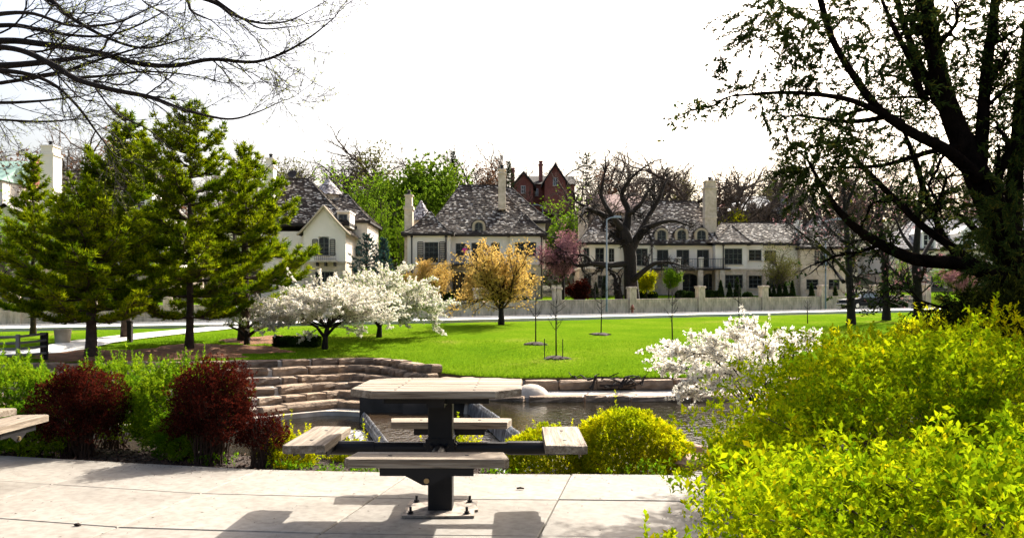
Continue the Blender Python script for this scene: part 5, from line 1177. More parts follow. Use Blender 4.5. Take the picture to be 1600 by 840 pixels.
# ------------------------------------------------------------------ spreading white blossom shrub at the right
def blossom_sprays(e, starts, r_, rng, bl=.03, dens=70, greens=0, tw=.012, kids=(3, 5), spread=1.0, gap=.035, leafL=.035, klen=(.25, .55)):
    segs = []; P = []
    for pts in starts:
        path = smooth_path(pts, 6); n = len(path)
        L = sum(np.linalg.norm(path[i+1]-path[i]) for i in range(n-1))
        def put(path, r0, frac):
            n = len(path)
            for i in range(n-1):
                a, b = path[i], path[i+1]; rr_ = r0*(1-.8*i/n); segs.append((*a, *b, rr_, rr_*.85, 0))
                if i/n < frac: continue
                d = np.linalg.norm(b-a); k = max(1, int(d/gap*2.2))
                for _ in range(k): P.append(a+(b-a)*r_.random()+np.array([r_.gauss(0, .5), r_.gauss(0, .5), r_.gauss(0, .5)])*bl*1.0)
        put(path, tw, .35)
        for _ in range(int(L*r_.uniform(*kids)*2)):
            i = r_.randrange(int(n*.2), n-1); d = path[i+1]-path[i]; d = d/np.linalg.norm(d); l = r_.uniform(*klen)*spread
            w = np.array([r_.gauss(0, .5), r_.gauss(0, .5), r_.gauss(.12, .35)]); e_ = path[i]+(d*.8+w)*l
            p2 = [path[i], path[i]+(e_-path[i])*.5+np.array([0, 0, r_.uniform(-.02, .05)*spread]), e_]; q = smooth_path([tuple(v) for v in p2], 3); put(q, tw*.45, .05)
            for _ in range(3):
                j = r_.randrange(1, len(q)-1); w = np.array([r_.gauss(0, .5), r_.gauss(0, .5), r_.gauss(.1, .4)]); d2 = d*.5+w; put([q[j], q[j]+d2*l*.25, q[j]+d2*l*.45], tw*.25, 0)
    P = np.array(P); A = rng.normal(size=P.shape)
    V, F = seg_mesh(segs, 3); np_obj('branches', V, F, M['bark'], e)
    V, F = (rosettes3 if bl > .03 else rosettes)(P, A, 5, bl, bl*.75, rng, 1.2); o = np_obj('blossom', V, F, M['blossom'], e); o['kind'] = 'stuff'
    if greens:
        q = rng.integers(0, len(P), int(len(P)*greens)); Q = P[q]+rng.normal(0, leafL, (len(q), 3)); V, F = rosettes3(Q, rng.normal(size=Q.shape), 4, leafL, leafL*.5, rng); o = np_obj('leaves', V, F, M['blossomleaf'], e); o['kind'] = 'stuff'
    return len(P)
r_ = random.Random(41); rng = np.random.default_rng(41)
e = empty('white_blossom_shrub', (0, 0, 0), 'arching shrub covered in white blossom over the water, behind the lime shrubs', 'flowering shrub')
B0 = at(1215, 640, 9.3); ST = []
for px, py, dy in ((1035, 563, 0), (1040, 585, .5), (1062, 628, -.4), (1085, 545, .6), (1112, 520, -.3), (1140, 508, .4), (1180, 498, 0), (1222, 512, .5), (1264, 514, 0), (1236, 524, -.4), (1080, 600, -.7), (1120, 610, -.6), (1150, 575, -1.0), (1200, 530, -.9), (1200, 545, .9), (1110, 560, 1.0), (1060, 560, -.5), (1100, 590, .2), (1160, 530, -.5), (1230, 530, .2), (1170, 600, -1)):
    T_ = at(px, py+(18 if py < 560 else -8), 9.3+dy); mid = [(B0[0]*.5+T_[0]*.5), (B0[1]*.5+T_[1]*.5), B0[2]*.35+T_[2]*.65+.10]; m2 = [(B0[0]*.2+T_[0]*.8), (B0[1]*.2+T_[1]*.8), B0[2]*.1+T_[2]*.9+.05]
    ST.append([B0[:2]+(B0[2]-.4,), tuple(mid), tuple(m2), T_])
blossom_sprays(e, ST, r_, rng, bl=.026, tw=.014, kids=(4, 6), gap=.034, klen=(.10, .26))
# white trees on the lawn
def white_tree(name, c, tips, hub, label, seed, bl, greens, kids=(2, 3), gap=.08, klen=(.3, .9), group=None, tw=.05):
    e = empty(name, c, label, 'flowering tree', group); r_ = random.Random(seed); rng = np.random.default_rng(seed); S_ = []
    b = MB(); hx, hz = hub
    b.tube([(0, 0, -.1), (.03, 0, hz*.5), (hx, 0, hz)], [.13, .09, .08], 8); b.tube([(.02, 0, hz*.55), (.35, -.1, hz*1.0), (.8, -.1, hz*1.4)], [.07, .05, .04], 6); b.tube([(.02, 0, hz*.5), (-.3, .2, hz*1.0), (-.7, .3, hz*1.3)], [.07, .05, .04], 6)
    b.build('trunk', M['bark'], e, True)
    for (x, y, z) in tips:
        S_.append([(hx, 0, hz), (hx*.5+x*.5, y*.5, hz*.45+z*.55+.12), (x*.85, y*.85, hz*.1+z*.9+.06), (x, y, z)])
    blossom_sprays(e, S_, r_, rng, bl=bl, tw=tw*.42, kids=kids, spread=1, gap=gap, greens=greens, leafL=bl*.9, klen=klen); return e
c = on(507, 545); s_ = c[1]/FPX; r_ = random.Random(9); tips = []
for k in range(46):
    a = r_.uniform(0, 2*PI); f = r_.uniform(.45, 1); x = math.cos(a)*92*f*s_*1.05+10*s_; y = math.sin(a)*1.9*f
    hh = (28+58*math.sqrt(max(0, 1-(math.cos(a)*f)**2*.75)) * r_.uniform(.45, 1))*s_; tips.append((x, y, hh))
for px, py in ((415, 465), (420, 485), (440, 450), (465, 438), (500, 425), (530, 420), (560, 424), (590, 440), (560, 515), (480, 520), (430, 500)): tips.append(((px-507)*s_, r_.uniform(-.6, .6), (545-py)*s_*.74))
white_tree('white_blossom_tree', c, tips, (.1, .75), 'low spreading tree covered in white blossom in front of the pines', 51, .052, .10, gap=.070)
c = on(562, 540); c = on(592, 527); s_ = c[1]/FPX; tips = []
for k in range(48):
    a = r_.uniform(0, 2*PI); f = r_.uniform(.4, 1); x = math.cos(a)*78*f*s_+15*s_; y = math.sin(a)*1.7*f; hh = (28+60*math.sqrt(max(0, 1-(math.cos(a)*f)**2*.8))*r_.uniform(.4, 1))*s_; tips.append((x, y, hh))
for px, py in ((620, 410), (670, 475), (672, 495), (650, 450), (600, 420), (570, 425), (640, 505)): tips.append(((px-592)*s_, r_.uniform(-.5, .5), (527-py)*s_*.86))
white_tree('white_blossom_tree', c, tips, (.05, .8), 'rounder white blossom tree with green leaves, right behind the spreading one', 52, .052, .5, gap=.07)
c = on(385, 538); s_ = c[1]/FPX; tips = []
for k in range(16):
    a = r_.uniform(0, 2*PI); f = r_.uniform(.5, 1); tips.append((math.cos(a)*48*f*s_, math.sin(a)*1.0*f, (28+28*r_.random())*s_))
white_tree('white_blossom_tree', c, tips, (0, .5), 'small sparse tree with few white flowers under the right pine', 53, .035, 5.0, gap=.8, kids=(1, 1), klen=(.2, .5), tw=.03)

# ------------------------------------------------------------------ pines on the lawn
def pine(px, py, top, rad, seed, label, Y=None, dens=1.0, z0=40, tw=18, mt='pine', asym=(1, 1), name='pine_tree', gr='pines on the lawn', shape=.75):
    c = on(px, py) if Y is None else (X_(px, Y), Y, float(G(X_(px, Y), Y))); s_ = c[1]/FPX; Hh = HC+(HOR-top)*s_-c[2]; R = rad*s_
    e = empty(name, c, label, 'pine tree', gr); r_ = random.Random(seed); rng = np.random.default_rng(seed)
    b = MB(); path = []; rads = []
    for i in range(13):
        t = i/12; path.append((r_.gauss(0, .02)*Hh*.1, r_.gauss(0, .02)*Hh*.1, t*Hh*.98-.15*(i == 0))); rads.append(max(.015, tw*s_*.5*(1-t*.93)*(1.25 if i == 0 else 1)))
    b.tube(path, rads, 9); b.build('trunk', M['barkpine'], e, True)
    segs = []; P = []; A = []; z = z0*s_
    while z < Hh*.985:
        t = (z-z0*s_)/(Hh-z0*s_); rr_ = R*1.05*min(1, (1-t)**shape*1.02+.04)*(.72+.28*min(1, t*6+.3)); nb = r_.choice((5, 6, 7)) if t < .85 else 4; a0 = r_.uniform(0, 6.28)
        for k in range(nb):
            a = a0+2*PI*k/nb+r_.gauss(0, .25); L = rr_*r_.uniform(.5, 1.2)*(asym[1] if math.cos(a) > 0 else asym[0]); L = max(L, .25)
            up = r_.uniform(.02, .22)+t*.5; pts = []; x0, y0 = math.cos(a), math.sin(a); n = 7
            for i in range(n+1):
                u = i/n; pts.append(np.array([x0*L*u+r_.gauss(0, .02)*L, y0*L*u+r_.gauss(0, .02)*L, z+up*L*u+.16*L*u*u-.10*L*math.sin(u*PI)]))
            for i in range(n): segs.append((*pts[i], *pts[i+1], .035*(1-i/n)+.008, .035*(1-(i+1)/n)+.006, 0))
            # side shoots carrying flat plumes
            side = np.array([-y0, x0, 0]); ns = max(4, int(L*16*dens))
            for q in range(ns):
                u = r_.uniform(.22 if t < .8 else .05, 1); i = min(int(u*n), n-1); p = pts[i]+(pts[i+1]-pts[i])*(u*n-i); sg = r_.choice((-1, 1)); l = (.20+.36*(1-abs(u-.55)))*min(1.0, L*.55)*r_.uniform(.6, 1.1)
                if u > .9: l *= .55
                d = side*sg*.8+np.array([x0, y0, 0])*.7; d = d/np.linalg.norm(d); kk = max(3, int(l/.075))
                for j in range(kk):
                    f = (j+r_.random())/kk; P.append(p+d*l*f+np.array([0, 0, .03*l+r_.gauss(0, .035)+.10*l*f])); A.append(d*.7+np.array([0, 0, .75]))
                segs.append((*p, *(p+d*l), .010, .004, 1))
            P.append(pts[-1]); A.append(np.array([x0, y0, .8]))
        z += max(.2, (.60-.28*t)*r_.uniform(.8, 1.2)*min(1, Hh/8))
    for i in range(14): P.append(np.array([0, 0, Hh*(.93+.005*i)])); A.append(np.array([r_.gauss(0, .3), r_.gauss(0, .3), 1]))
    P = np.array(P); A = np.array(A)
    V, F = seg_mesh(segs, 3); np_obj('limbs', V, F, M['barkpine'], e)
    V, F = tri_needles(P, A, 7, .20, .041, rng, 1.05); o = np_obj('needles', V, F, M[mt], e); o['kind'] = 'stuff'
    return e
pine(143, 557, 296, 145, 61, 'broad pine with the thickest trunk at left, its lowest boughs over the rail fence', z0=58, tw=19, asym=(1.05, 1.0))
pine(196, 549, 172, 112, 62, 'tall pine just behind the leftmost trunk, second highest top', Y=34.5, z0=70, tw=14, dens=1.35)
pine(296, 545, 158, 128, 63, 'tallest pine with straight visible trunk in the middle of the group', z0=50, tw=13, asym=(1.0, 1.05))
pine(382, 532, 222, 122, 64, 'wide pine at the right of the group reaching toward the gabled villa', z0=52, tw=18, asym=(.95, 1.1), shape=1.0)
pine(52, 540, 246, 52, 65, 'slim pine at the left of the group in front of the leftmost villa', Y=36, z0=40, tw=9)
M['pine2'] = M['pine']
# blue spruces by the gabled house
for px, Y, top, rad, sd_, lab in ((573, 73, 366, 40, 71, 'larger blue spruce beside the gabled villa'), (600, 74, 374, 24, 72, 'smaller dark blue spruce right of the larger one')):
    pine(px, 470, top, rad, sd_, lab, Y=Y, z0=4, tw=6, mt='spruce', name='blue_spruce', gr='blue spruces between the villas', dens=.35)

# ------------------------------------------------------------------ broadleaf trees: prototypes that are copied over the hill
def tree_proto(seed, H, P_, leaf=None, leafn=3, leafL=.25, jitter=.5, bark='barkfar', trunk_r=None, spread=None):
    r_ = random.Random(seed); rng = np.random.default_rng(seed); segs = []; tips = []; tr = trunk_r or H*.022
    grow(r_, (0, 0, -.2), (r_.gauss(0, .05), r_.gauss(0, .05), 1), H*P_.get('h0', .62), tr, 0, P_, segs, tips)
    big = [s_ for s_ in segs if s_[8] <= 1]; sm = [s_ for s_ in segs if s_[8] > 1]
    V, F = seg_mesh(big, 6); m1 = np_mesh('trunk', V, F, M[bark], True); V, F = seg_mesh(sm, 3); m2 = np_mesh('branches', V, F, M[bark]); m3 = None
    if leaf:
        T_ = np.array([t for t in tips if t[6] >= 2]); P = np.repeat(T_[:, :3], leafn, 0)+rng.normal(0, jitter, (len(T_)*leafn, 3)); V, F = rosettes3(P, rng.normal(size=P.shape)+np.array([0, 0, .5]), 5, leafL, leafL*.6, rng, 1.1); m3 = np_mesh('leaves', V, F, M[leaf])
    return (m1, m2, m3, len(segs))
def plant(proto, loc, rz, sc, name, label, cat='tree', group=None, leafmat=None):
    e = empty(name, loc, label, cat, group, rz); e.scale = sc if hasattr(sc, '__len__') else (sc, sc, sc)
    for n_, me in (('trunk', proto[0]), ('branches', proto[1]), ('leaves', proto[2])):
        if me is None: continue
        o = link(bpy.data.objects.new(n_, me), e)
        if n_ == 'leaves': o['kind'] = 'stuff'
        if n_ == 'leaves' and leafmat: o.material_slots[0].link = 'OBJECT'; o.material_slots[0].material = M[leafmat]
    return e
BARE = dict(wig=.15, up=[.04, .05, .03, .02], kids=[3, 3, 3, 2], len=[.72, .62, .6, .5], ang=(.35, .95), maxlvl=4, n=6, rmin=.018, start=.25, prob=.62, fork=True)
OAKY = dict(wig=.24, up=[.0, .02, .02, .0], kids=[3, 3, 3, 2], len=[.85, .62, .55, .5], ang=(.55, 1.2), maxlvl=4, n=6, rmin=.02, start=.2, prob=.6, fork=True, h0=.5)
bare = [tree_proto(100+i, 12, BARE) for i in range(2)]; bare = bare+bare[::-1]+[tree_proto(110+i, 11, OAKY, trunk_r=.32) for i in range(2)]; bare.append(bare[4])
LEAFY = dict(BARE, maxlvl=3, kids=[4, 4, 3], prob=.75)
leafy = [tree_proto(120+i, 10, LEAFY, 'green', 5, .26, .55) for i in range(1)]*2
fuzzy = [tree_proto(130+i, 11, dict(BARE, maxlvl=3, kids=[4, 4, 3], prob=.7), 'olive', 2, .17, .45) for i in range(2)]
r_ = random.Random(77)
def hz(px, Y): x = X_(px, Y); return (x, Y, float(G(x, Y))-.1)
def hill(px, top, Y, proto, H0, name, label, group=None, lm=None, sx=1.0, cat='tree'):
    c = hz(px, Y); h = max(2.5, Z_(top, Y)-c[2]); s_ = h/H0; return plant(proto, c, r_.uniform(0, 6.28), (s_*sx, s_*sx, s_), name, label, cat, group, lm)
HB = {}
def height_of(p):
    z = 0
    for me in p[:3]:
        if me is None: continue
        a = np.empty(len(me.vertices)*3, np.float32); me.vertices.foreach_get('co', a); z = max(z, np.percentile(a[2::3], 99.7))
    return float(z)
Hb = [height_of(p) for p in bare]; Hl = [height_of(p) for p in leafy]; Hf = [height_of(p) for p in fuzzy]
gb = 'bare trees on the hill'
BT = [(8, 205, 118, 0, 'bare tree above the slate roofed house at the far left edge'), (60, 208, 128, 4, 'bare tree behind the white chimney of the leftmost villa'), (112, 196, 122, 1, 'bare tree just right of the white chimney, seen through overhanging twigs'),
 (160, 205, 130, 5, 'bare tree on the hill directly behind the tallest pines, left one'), (245, 198, 125, 2, 'bare pale trunked tree between the two highest pine tops'), (340, 215, 130, 3, 'bare tree on the hill just right of the tallest pine'),
 (400, 238, 128, 0, 'bare tree behind the top of the right pine'), (443, 246, 122, 5, 'bare tree behind the satellite dish of the gabled villa'), (478, 250, 135, 2, 'bare tree above the ridge of the gabled villa'),
 (548, 232, 128, 1, 'bare dark tree left of a pair standing over the gap between the two left villas'), (588, 230, 132, 4, 'bare dark tree right of a pair standing over the gap between the two left villas'), (668, 222, 140, 3, 'bare tree rising behind the big bright green tree'),
 (735, 226, 138, 0, 'bare tree left of the centre chimney top'), (775, 213, 134, 2, 'tallest bare tree, directly behind the centre villa chimney'), 
 (895, 262, 122, 3, 'bare tree just right of the brick house'), (925, 268, 112, 1, 'bare tree below the broad topped pine on the hill'), (965, 224, 132, 2, 'tall bare tree directly above the crown of the big oak'), (1000, 238, 138, 0, 'bare tree right of the tallest one above the oak'),
 (1030, 250, 126, 5, 'bare tree between the oak top and the round dark bare tree'), (1078, 238, 124, 4, 'round dark bare tree left of the tall stepped chimney'), (1052, 262, 114, 6, 'lower bare tree in front of the round dark one'), (1128, 256, 126, 6, 'bare tree just right of the tall stepped chimney'),
 (1165, 246, 118, 1, 'spreading bare tree in front of the slate roofed house'), (1205, 248, 122, 5, 'wide bare tree right of the slate roofed house'), (1245, 250, 132, 3, 'bare tree behind the small white gabled house'),
 (1285, 252, 116, 4, 'bare tree above the shuttered stone wing'), (1330, 256, 126, 0, 'bare tree above the parked pickup on the hill'), (1385, 250, 130, 2, 'bare tree behind the pale villa, left one'), (1440, 250, 134, 5, 'bare tree behind the pale villa, middle one'), (1510, 246, 136, 1, 'bare tree behind the pale villa, right one'), (1590, 240, 130, 6, 'bare tree on the hill at the right edge'),
 (905, 300, 104, 6, 'low bare tree left of the oak crown'), (520, 262, 112, 3, 'bare tree beside the small turret of the gabled villa')]
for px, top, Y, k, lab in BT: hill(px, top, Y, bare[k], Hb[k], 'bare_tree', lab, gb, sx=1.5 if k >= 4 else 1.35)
FT = [(500, 252, 112, 0, 'olive', 'hazy olive green tree behind the ridge of the gabled villa'), (540, 262, 106, 1, 'lime', 'pale lime tree right of the small turret'), (640, 228, 122, 0, 'olive', 'hazy olive tree behind the left side of the big bright green tree'),
      (590, 300, 94, 1, 'lime', 'narrow lime tree in the gap between the villas, left one'), (626, 290, 94, 0, 'lime', 'narrow lime tree in the gap between the villas, right one next to the chimney'), (881, 302, 104, 1, 'lime', 'bright lime tree between the centre villa and the oak'),
      (10, 268, 67, 0, 'lime', 'lime green tree at the left edge in front of the leftmost gable'), (115, 292, 68, 1, 'lime', 'lime green tree in front of the leftmost villa, beside the slim pine'), (1132, 330, 118, 0, 'gold', 'small yellow green tree below the slate roofed house'), (205, 212, 112, 1, 'russet', 'russet budding tree behind the tall pines'), (110, 240, 105, 0, 'russet', 'russet budding tree right of the white chimney'),
      (1215, 380, 86, 1, 'olive', 'thin olive tree in the garden by the long villa right wing'), (1480, 395, 93, 0, 'lime', 'lime tree in front of the pale villa right of the rightmost lawn trunk'), (1405, 402, 90, 1, 'lime', 'lime tree between the two right lawn trunks'),
      (455, 258, 132, 1, 'olive', 'hazy olive tree behind the satellite dish'), (702, 256, 124, 0, 'olive', 'hazy olive tree above the left slope of the centre roof'), (752, 246, 130, 1, 'russet', 'brownish budding tree left of the centre chimney'), (985, 262, 128, 0, 'russet', 'brownish budding tree behind the oak crown'),
      (1062, 268, 132, 1, 'olive', 'hazy olive tree left of the tall stepped chimney'), (1142, 272, 134, 0, 'russet', 'brownish budding tree right of the tall stepped chimney'), (1232, 264, 134, 1, 'olive', 'hazy olive tree behind the small white gabled house'), (1310, 262, 130, 0, 'russet', 'brownish budding tree behind the first dark lawn tree'), (585, 262, 124, 0, 'olive', 'hazy olive tree left of the big bright green tree')]
for px, top, Y, k, lm, lab in FT: hill(px, top, Y, fuzzy[k], Hf[k], 'budding_tree', lab, 'budding trees behind the villas', lm, sx=.62 if px in (590, 626, 115) else 1.15)
GT = [(668, 250, 112, 0, 'green', 1.0, 'big bright green tree behind the centre villa'), (560, 322, 102, 1, 'green', .7, 'dark green tree low in the gap behind the gabled villa'), (605, 290, 108, 1, 'green', .8, 'green tree between the two narrow lime trees')]
for px, top, Y, k, lm, sx, lab in GT: hill(px, top, Y, leafy[k], Hl[k], 'leafy_tree', lab, None, lm, sx=sx)
for px, top, Y, lab in ((708, 236, 128, 'thin spruce rising above the left side of the centre roof'), (795, 252, 132, 'spruce between the centre chimney and the brick house')): pine(px, 0, top, 16, px, lab, Y=Y, z0=40, tw=3, mt='dark', name='spruce_tree', gr='evergreens on the hill', dens=.1)
pine(916, 0, 240, 26, 82, 'broad topped evergreen right of the brick house', Y=118, z0=110, tw=3, mt='dark', name='spruce_tree', gr='evergreens on the hill', dens=.12, shape=.35)
# the wood behind, one mass of bare trees
wp = [tree_proto(140+i, 11, dict(BARE, maxlvl=3, kids=[3, 2, 2], prob=.6, rmin=.035)) for i in range(3)]; VS = []; FS = []; nn_ = 0
for me_t in range(34):
    p = wp[me_t % 3]; X = -95+me_t*5.7+r_.uniform(-1.5, 1.5); Yw = 150+r_.uniform(-6, 14); s_ = r_.uniform(.72, 1.0); a = r_.uniform(0, 6.28); ca, sa = math.cos(a), math.sin(a); zb = float(G(X, Yw))-.2
    for me in p[:2]:
        v = np.empty(len(me.vertices)*3, np.float32); me.vertices.foreach_get('co', v); v = v.reshape(-1, 3)*[s_*1.3, s_*1.3, s_]; f = np.empty(len(me.loops), np.int32); me.loops.foreach_get('vertex_index', f)
        v = np.stack([v[:, 0]*ca-v[:, 1]*sa+X, v[:, 0]*sa+v[:, 1]*ca+Yw, v[:, 2]+zb], 1); VS.append(v); FS.append(f.reshape(-1, 4)+nn_); nn_ += len(v)
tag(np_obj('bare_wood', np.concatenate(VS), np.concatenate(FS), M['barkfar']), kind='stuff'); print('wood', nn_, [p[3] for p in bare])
# undergrowth on the hillside
n = 8000; x = rng.uniform(-90, 95, n); y = 72.7+.344*x+rng.uniform(20, 70, n); z = G(x, y); ht = rng.uniform(0, 2.6, n)**1
V, F = rosettes3(np.stack([x, y, z+ht], 1), rng.normal(size=(n, 3))+[0, 0, 1], 4, .6, .2, rng); tag(np_obj('hill_brush', V, F, M['brush']), kind='stuff')

# the big bare oak behind the wall
OAK = dict(wig=.26, up=[.0, .015, .02, .0], kids=[0, 4, 3, 3], len=[.8, .55, .55, .5], ang=(.5, 1.2), maxlvl=3, n=8, rmin=.02, start=.1, prob=.62)
def hand_tree(name, mains, label, cat, seed, Pg, bark, sub=1, leaf=None, group=None, every=1.0, k=9, lf=(3, .1, .12), lvl=1, subL=1.0, parts=None):
    """mains: list of polylines [(px,py,Y,r)...]; side branches grow from them"""
    e = empty(name, at(*mains[0][0][:3]), label, cat, group); o0 = Vector(at(*mains[0][0][:3])); r_ = random.Random(seed); rng = np.random.default_rng(seed); segs = []; tips = []
    for i, m_ in enumerate(mains):
        P = smooth_path([(*at(a, b, c), r) for a, b, c, r in m_], 6); b = MB(); b.tube([Vector(p[:3])-o0 for p in P], [p[3] for p in P], k if m_[0][3] > .03 else 6)
        b.build('trunk' if i == 0 else 'limb', M[bark], e, True)
        L = sum(np.linalg.norm(P[j+1][:3]-P[j][:3]) for j in range(len(P)-1)); r0 = m_[0][3]
        nk = int(L*every)
        for _ in range(nk):
            j = r_.randrange(int(len(P)*(.3 if i == 0 else .12)), len(P)-1); d = Vector(P[j+1][:3]-P[j][:3]).normalized(); ax = d.orthogonal().normalized(); ax.rotate(Quaternion(d, r_.uniform(0, 6.28))); a = r_.uniform(*Pg['ang']); dd = d*math.cos(a)+ax*math.sin(a)
            dd.z += Pg.get('bias', 0); dd.y *= Pg.get('flat', 1)
            grow(r_, Vector(P[j][:3])-o0, dd, subL*r_.uniform(.5, 1.2)*(1-.5*j/len(P)), max(Pg['rmin'], P[j][3]*r_.uniform(.3, .5)), lvl, Pg, segs, tips)
        # tip
        grow(r_, Vector(P[-1][:3])-o0, Vector(P[-1][:3]-P[-2][:3]), subL*.6, P[-1][3], lvl, Pg, segs, tips)
    V, F = seg_mesh(segs, 3); np_obj('twigs', V, F, M[bark], e)
    if leaf:
        T_ = np.array([(s_[3], s_[4], s_[5]) for s_ in segs if s_[8] >= 2]); q = rng.random(len(T_)) < lf[0]
        T_ = np.repeat(T_[q], max(1, int(lf[0])), 0); T_ = T_+rng.normal(0, lf[1], T_.shape); V, F = rosettes(T_, rng.normal(size=T_.shape), 4, lf[2], lf[2]*.5, rng); o = np_obj(parts or 'leaves', V, F, M[leaf], e); o['kind'] = 'stuff'
    print(name, 'segs', len(segs)); return e
Yo = 80.0
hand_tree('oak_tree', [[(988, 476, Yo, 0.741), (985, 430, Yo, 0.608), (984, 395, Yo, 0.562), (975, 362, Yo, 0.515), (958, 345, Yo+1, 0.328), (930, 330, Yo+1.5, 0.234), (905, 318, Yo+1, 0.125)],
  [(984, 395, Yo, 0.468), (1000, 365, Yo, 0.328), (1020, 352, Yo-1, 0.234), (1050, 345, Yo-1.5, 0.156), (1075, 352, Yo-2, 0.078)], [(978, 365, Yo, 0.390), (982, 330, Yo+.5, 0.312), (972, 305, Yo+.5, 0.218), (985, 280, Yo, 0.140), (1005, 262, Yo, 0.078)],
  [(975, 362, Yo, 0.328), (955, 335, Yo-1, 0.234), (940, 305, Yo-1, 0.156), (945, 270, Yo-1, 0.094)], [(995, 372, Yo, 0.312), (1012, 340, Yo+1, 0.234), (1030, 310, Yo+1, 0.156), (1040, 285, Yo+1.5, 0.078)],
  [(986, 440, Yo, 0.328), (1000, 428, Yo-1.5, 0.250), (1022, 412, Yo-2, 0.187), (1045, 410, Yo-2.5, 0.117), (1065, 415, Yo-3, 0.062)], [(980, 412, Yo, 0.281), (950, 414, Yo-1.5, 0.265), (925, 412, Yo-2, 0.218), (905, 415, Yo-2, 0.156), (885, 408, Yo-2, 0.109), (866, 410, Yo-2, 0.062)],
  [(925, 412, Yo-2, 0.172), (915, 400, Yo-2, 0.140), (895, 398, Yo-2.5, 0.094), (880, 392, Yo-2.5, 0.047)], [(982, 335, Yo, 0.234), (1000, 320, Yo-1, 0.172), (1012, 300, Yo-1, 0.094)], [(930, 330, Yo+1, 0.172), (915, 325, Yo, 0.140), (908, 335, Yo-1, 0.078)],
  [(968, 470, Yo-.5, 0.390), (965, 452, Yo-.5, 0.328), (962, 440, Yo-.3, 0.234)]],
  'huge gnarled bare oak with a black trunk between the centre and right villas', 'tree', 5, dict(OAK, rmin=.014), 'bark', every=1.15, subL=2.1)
# trees on the lawn at the right with dark trunks
LT = dict(wig=.22, up=[0, .03, .03, .02], kids=[0, 4, 3, 2], len=[.8, .6, .55, .5], ang=(.5, 1.1), maxlvl=3, n=7, rmin=.012, start=.1, prob=.6)
def lt(px, py, tx, ty, w, lab, seed, leaf, lf, extra):
    c = on(px, py); Y = c[1]; r = w*Y/FPX/2
    return hand_tree('lawn_tree', [[(px, py+2, Y, r*1.25), (px, py-20, Y, r), (px-2, py-60, Y, r*.85), (px-4, py-100, Y, r*.75), (tx, ty, Y, r*.4)]]+[[(a[0], a[1], Y, r*.5), (a[2], a[3], Y+a[6], r*.35), (a[4], a[5], Y+a[6]*1.5, r*.12)] for a in extra], lab, 'tree', seed, LT, 'bark', every=.8, subL=2.2, leaf=leaf, lf=lf, group='dark trunked trees on the lawn at right', parts='blossom')
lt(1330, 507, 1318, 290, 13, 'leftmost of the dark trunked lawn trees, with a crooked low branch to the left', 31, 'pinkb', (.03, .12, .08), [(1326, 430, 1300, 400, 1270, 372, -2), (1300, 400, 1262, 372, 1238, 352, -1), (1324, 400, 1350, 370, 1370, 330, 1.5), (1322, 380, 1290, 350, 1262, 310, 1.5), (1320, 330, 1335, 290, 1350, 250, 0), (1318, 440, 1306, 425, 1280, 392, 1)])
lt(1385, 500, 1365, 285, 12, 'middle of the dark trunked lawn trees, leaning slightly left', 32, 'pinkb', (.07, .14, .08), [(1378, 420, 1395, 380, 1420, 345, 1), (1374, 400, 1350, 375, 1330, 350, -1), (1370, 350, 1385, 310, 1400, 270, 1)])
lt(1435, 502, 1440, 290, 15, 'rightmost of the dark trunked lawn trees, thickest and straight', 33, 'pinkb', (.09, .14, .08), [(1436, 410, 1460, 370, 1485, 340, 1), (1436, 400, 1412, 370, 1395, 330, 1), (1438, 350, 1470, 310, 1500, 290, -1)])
# yellow trees and shrubs
def small_tree(px, py, top, rad, m, lab, seed, name='yellow_tree', n=6, L=.09, trunk=.09, cat='flowering tree', Y=None, h0=.25, group=None, dens=1.0, jit=.14, up=.06, keep=1.0):
    c = on(px, py) if Y is None else hz(px, Y); s_ = c[1]/FPX; H = HC+(HOR-top)*s_-c[2]; R = rad*s_; e = empty(name, c, lab, cat, group); r_ = random.Random(seed); rng = np.random.default_rng(seed); segs = []; tips = []
    Pg = dict(wig=.16, up=[up, up, up*.7], kids=[0, 3, 2, 2], len=[.7, .5, .5, .5], ang=(.35, .9), maxlvl=3, n=6, rmin=.008, start=.1, prob=.8)
    b = MB(); b.tube([(0, 0, -.1), (.01, 0, H*h0*.5), (0, .01, H*h0), (0, 0, H*.8)], [trunk*1.2, trunk, trunk*.85, .012], 8); b.build('trunk', M['bark'], e, True)
    for k in range(int(26*dens)):
        a = r_.uniform(0, 6.28); q = r_.uniform(.1, 1)**.8; el = .25+1.1*(1-q); zz = H*(h0+(.35-.1*q)*r_.random()); tx = Vector((math.cos(a)*R*q, math.sin(a)*R*q*.9, H*(h0+.1)+(H*(1-h0-.1))*math.sqrt(max(0, 1-q*q*.85))*r_.uniform(.55, 1))); d = tx-Vector((0, 0, zz)); grow(r_, Vector((0, 0, zz)), d, d.length, trunk*.35, 1, dict(Pg, wig=.10), segs, tips)
    V, F = seg_mesh(segs, 3); np_obj('branches', V, F, M['bark' if m is None else 'twig'], e)
    if m:
        T_ = np.array([(s_[3], s_[4], s_[5]) for s_ in segs]+[(s_[0]*.5+s_[3]*.5, s_[1]*.5+s_[4]*.5, s_[2]*.5+s_[5]*.5) for s_ in segs if s_[8] > 1]); rr2 = np.hypot(T_[:, 0], T_[:, 1]); T_ = T_[(T_[:, 2] > H*h0*.7) & (rr2 < R*1.25) & (rng.random(len(T_)) < keep)]; T_ = np.repeat(T_, n, 0)+rng.normal(0, jit, (len(T_)*n, 3)); V, F = rosettes3(T_, rng.normal(size=T_.shape), 4, L, L*.55, rng); o = np_obj('blossom' if cat.startswith('flow') else 'leaves', V, F, M[m], e); o['kind'] = 'stuff'
    return e
small_tree(783, 507, 402, 76, 'yellow', 'yellow blossoming tree on the lawn in front of the centre villa', 91, n=1, L=.075, trunk=.14, h0=.2, jit=.08, keep=.55)
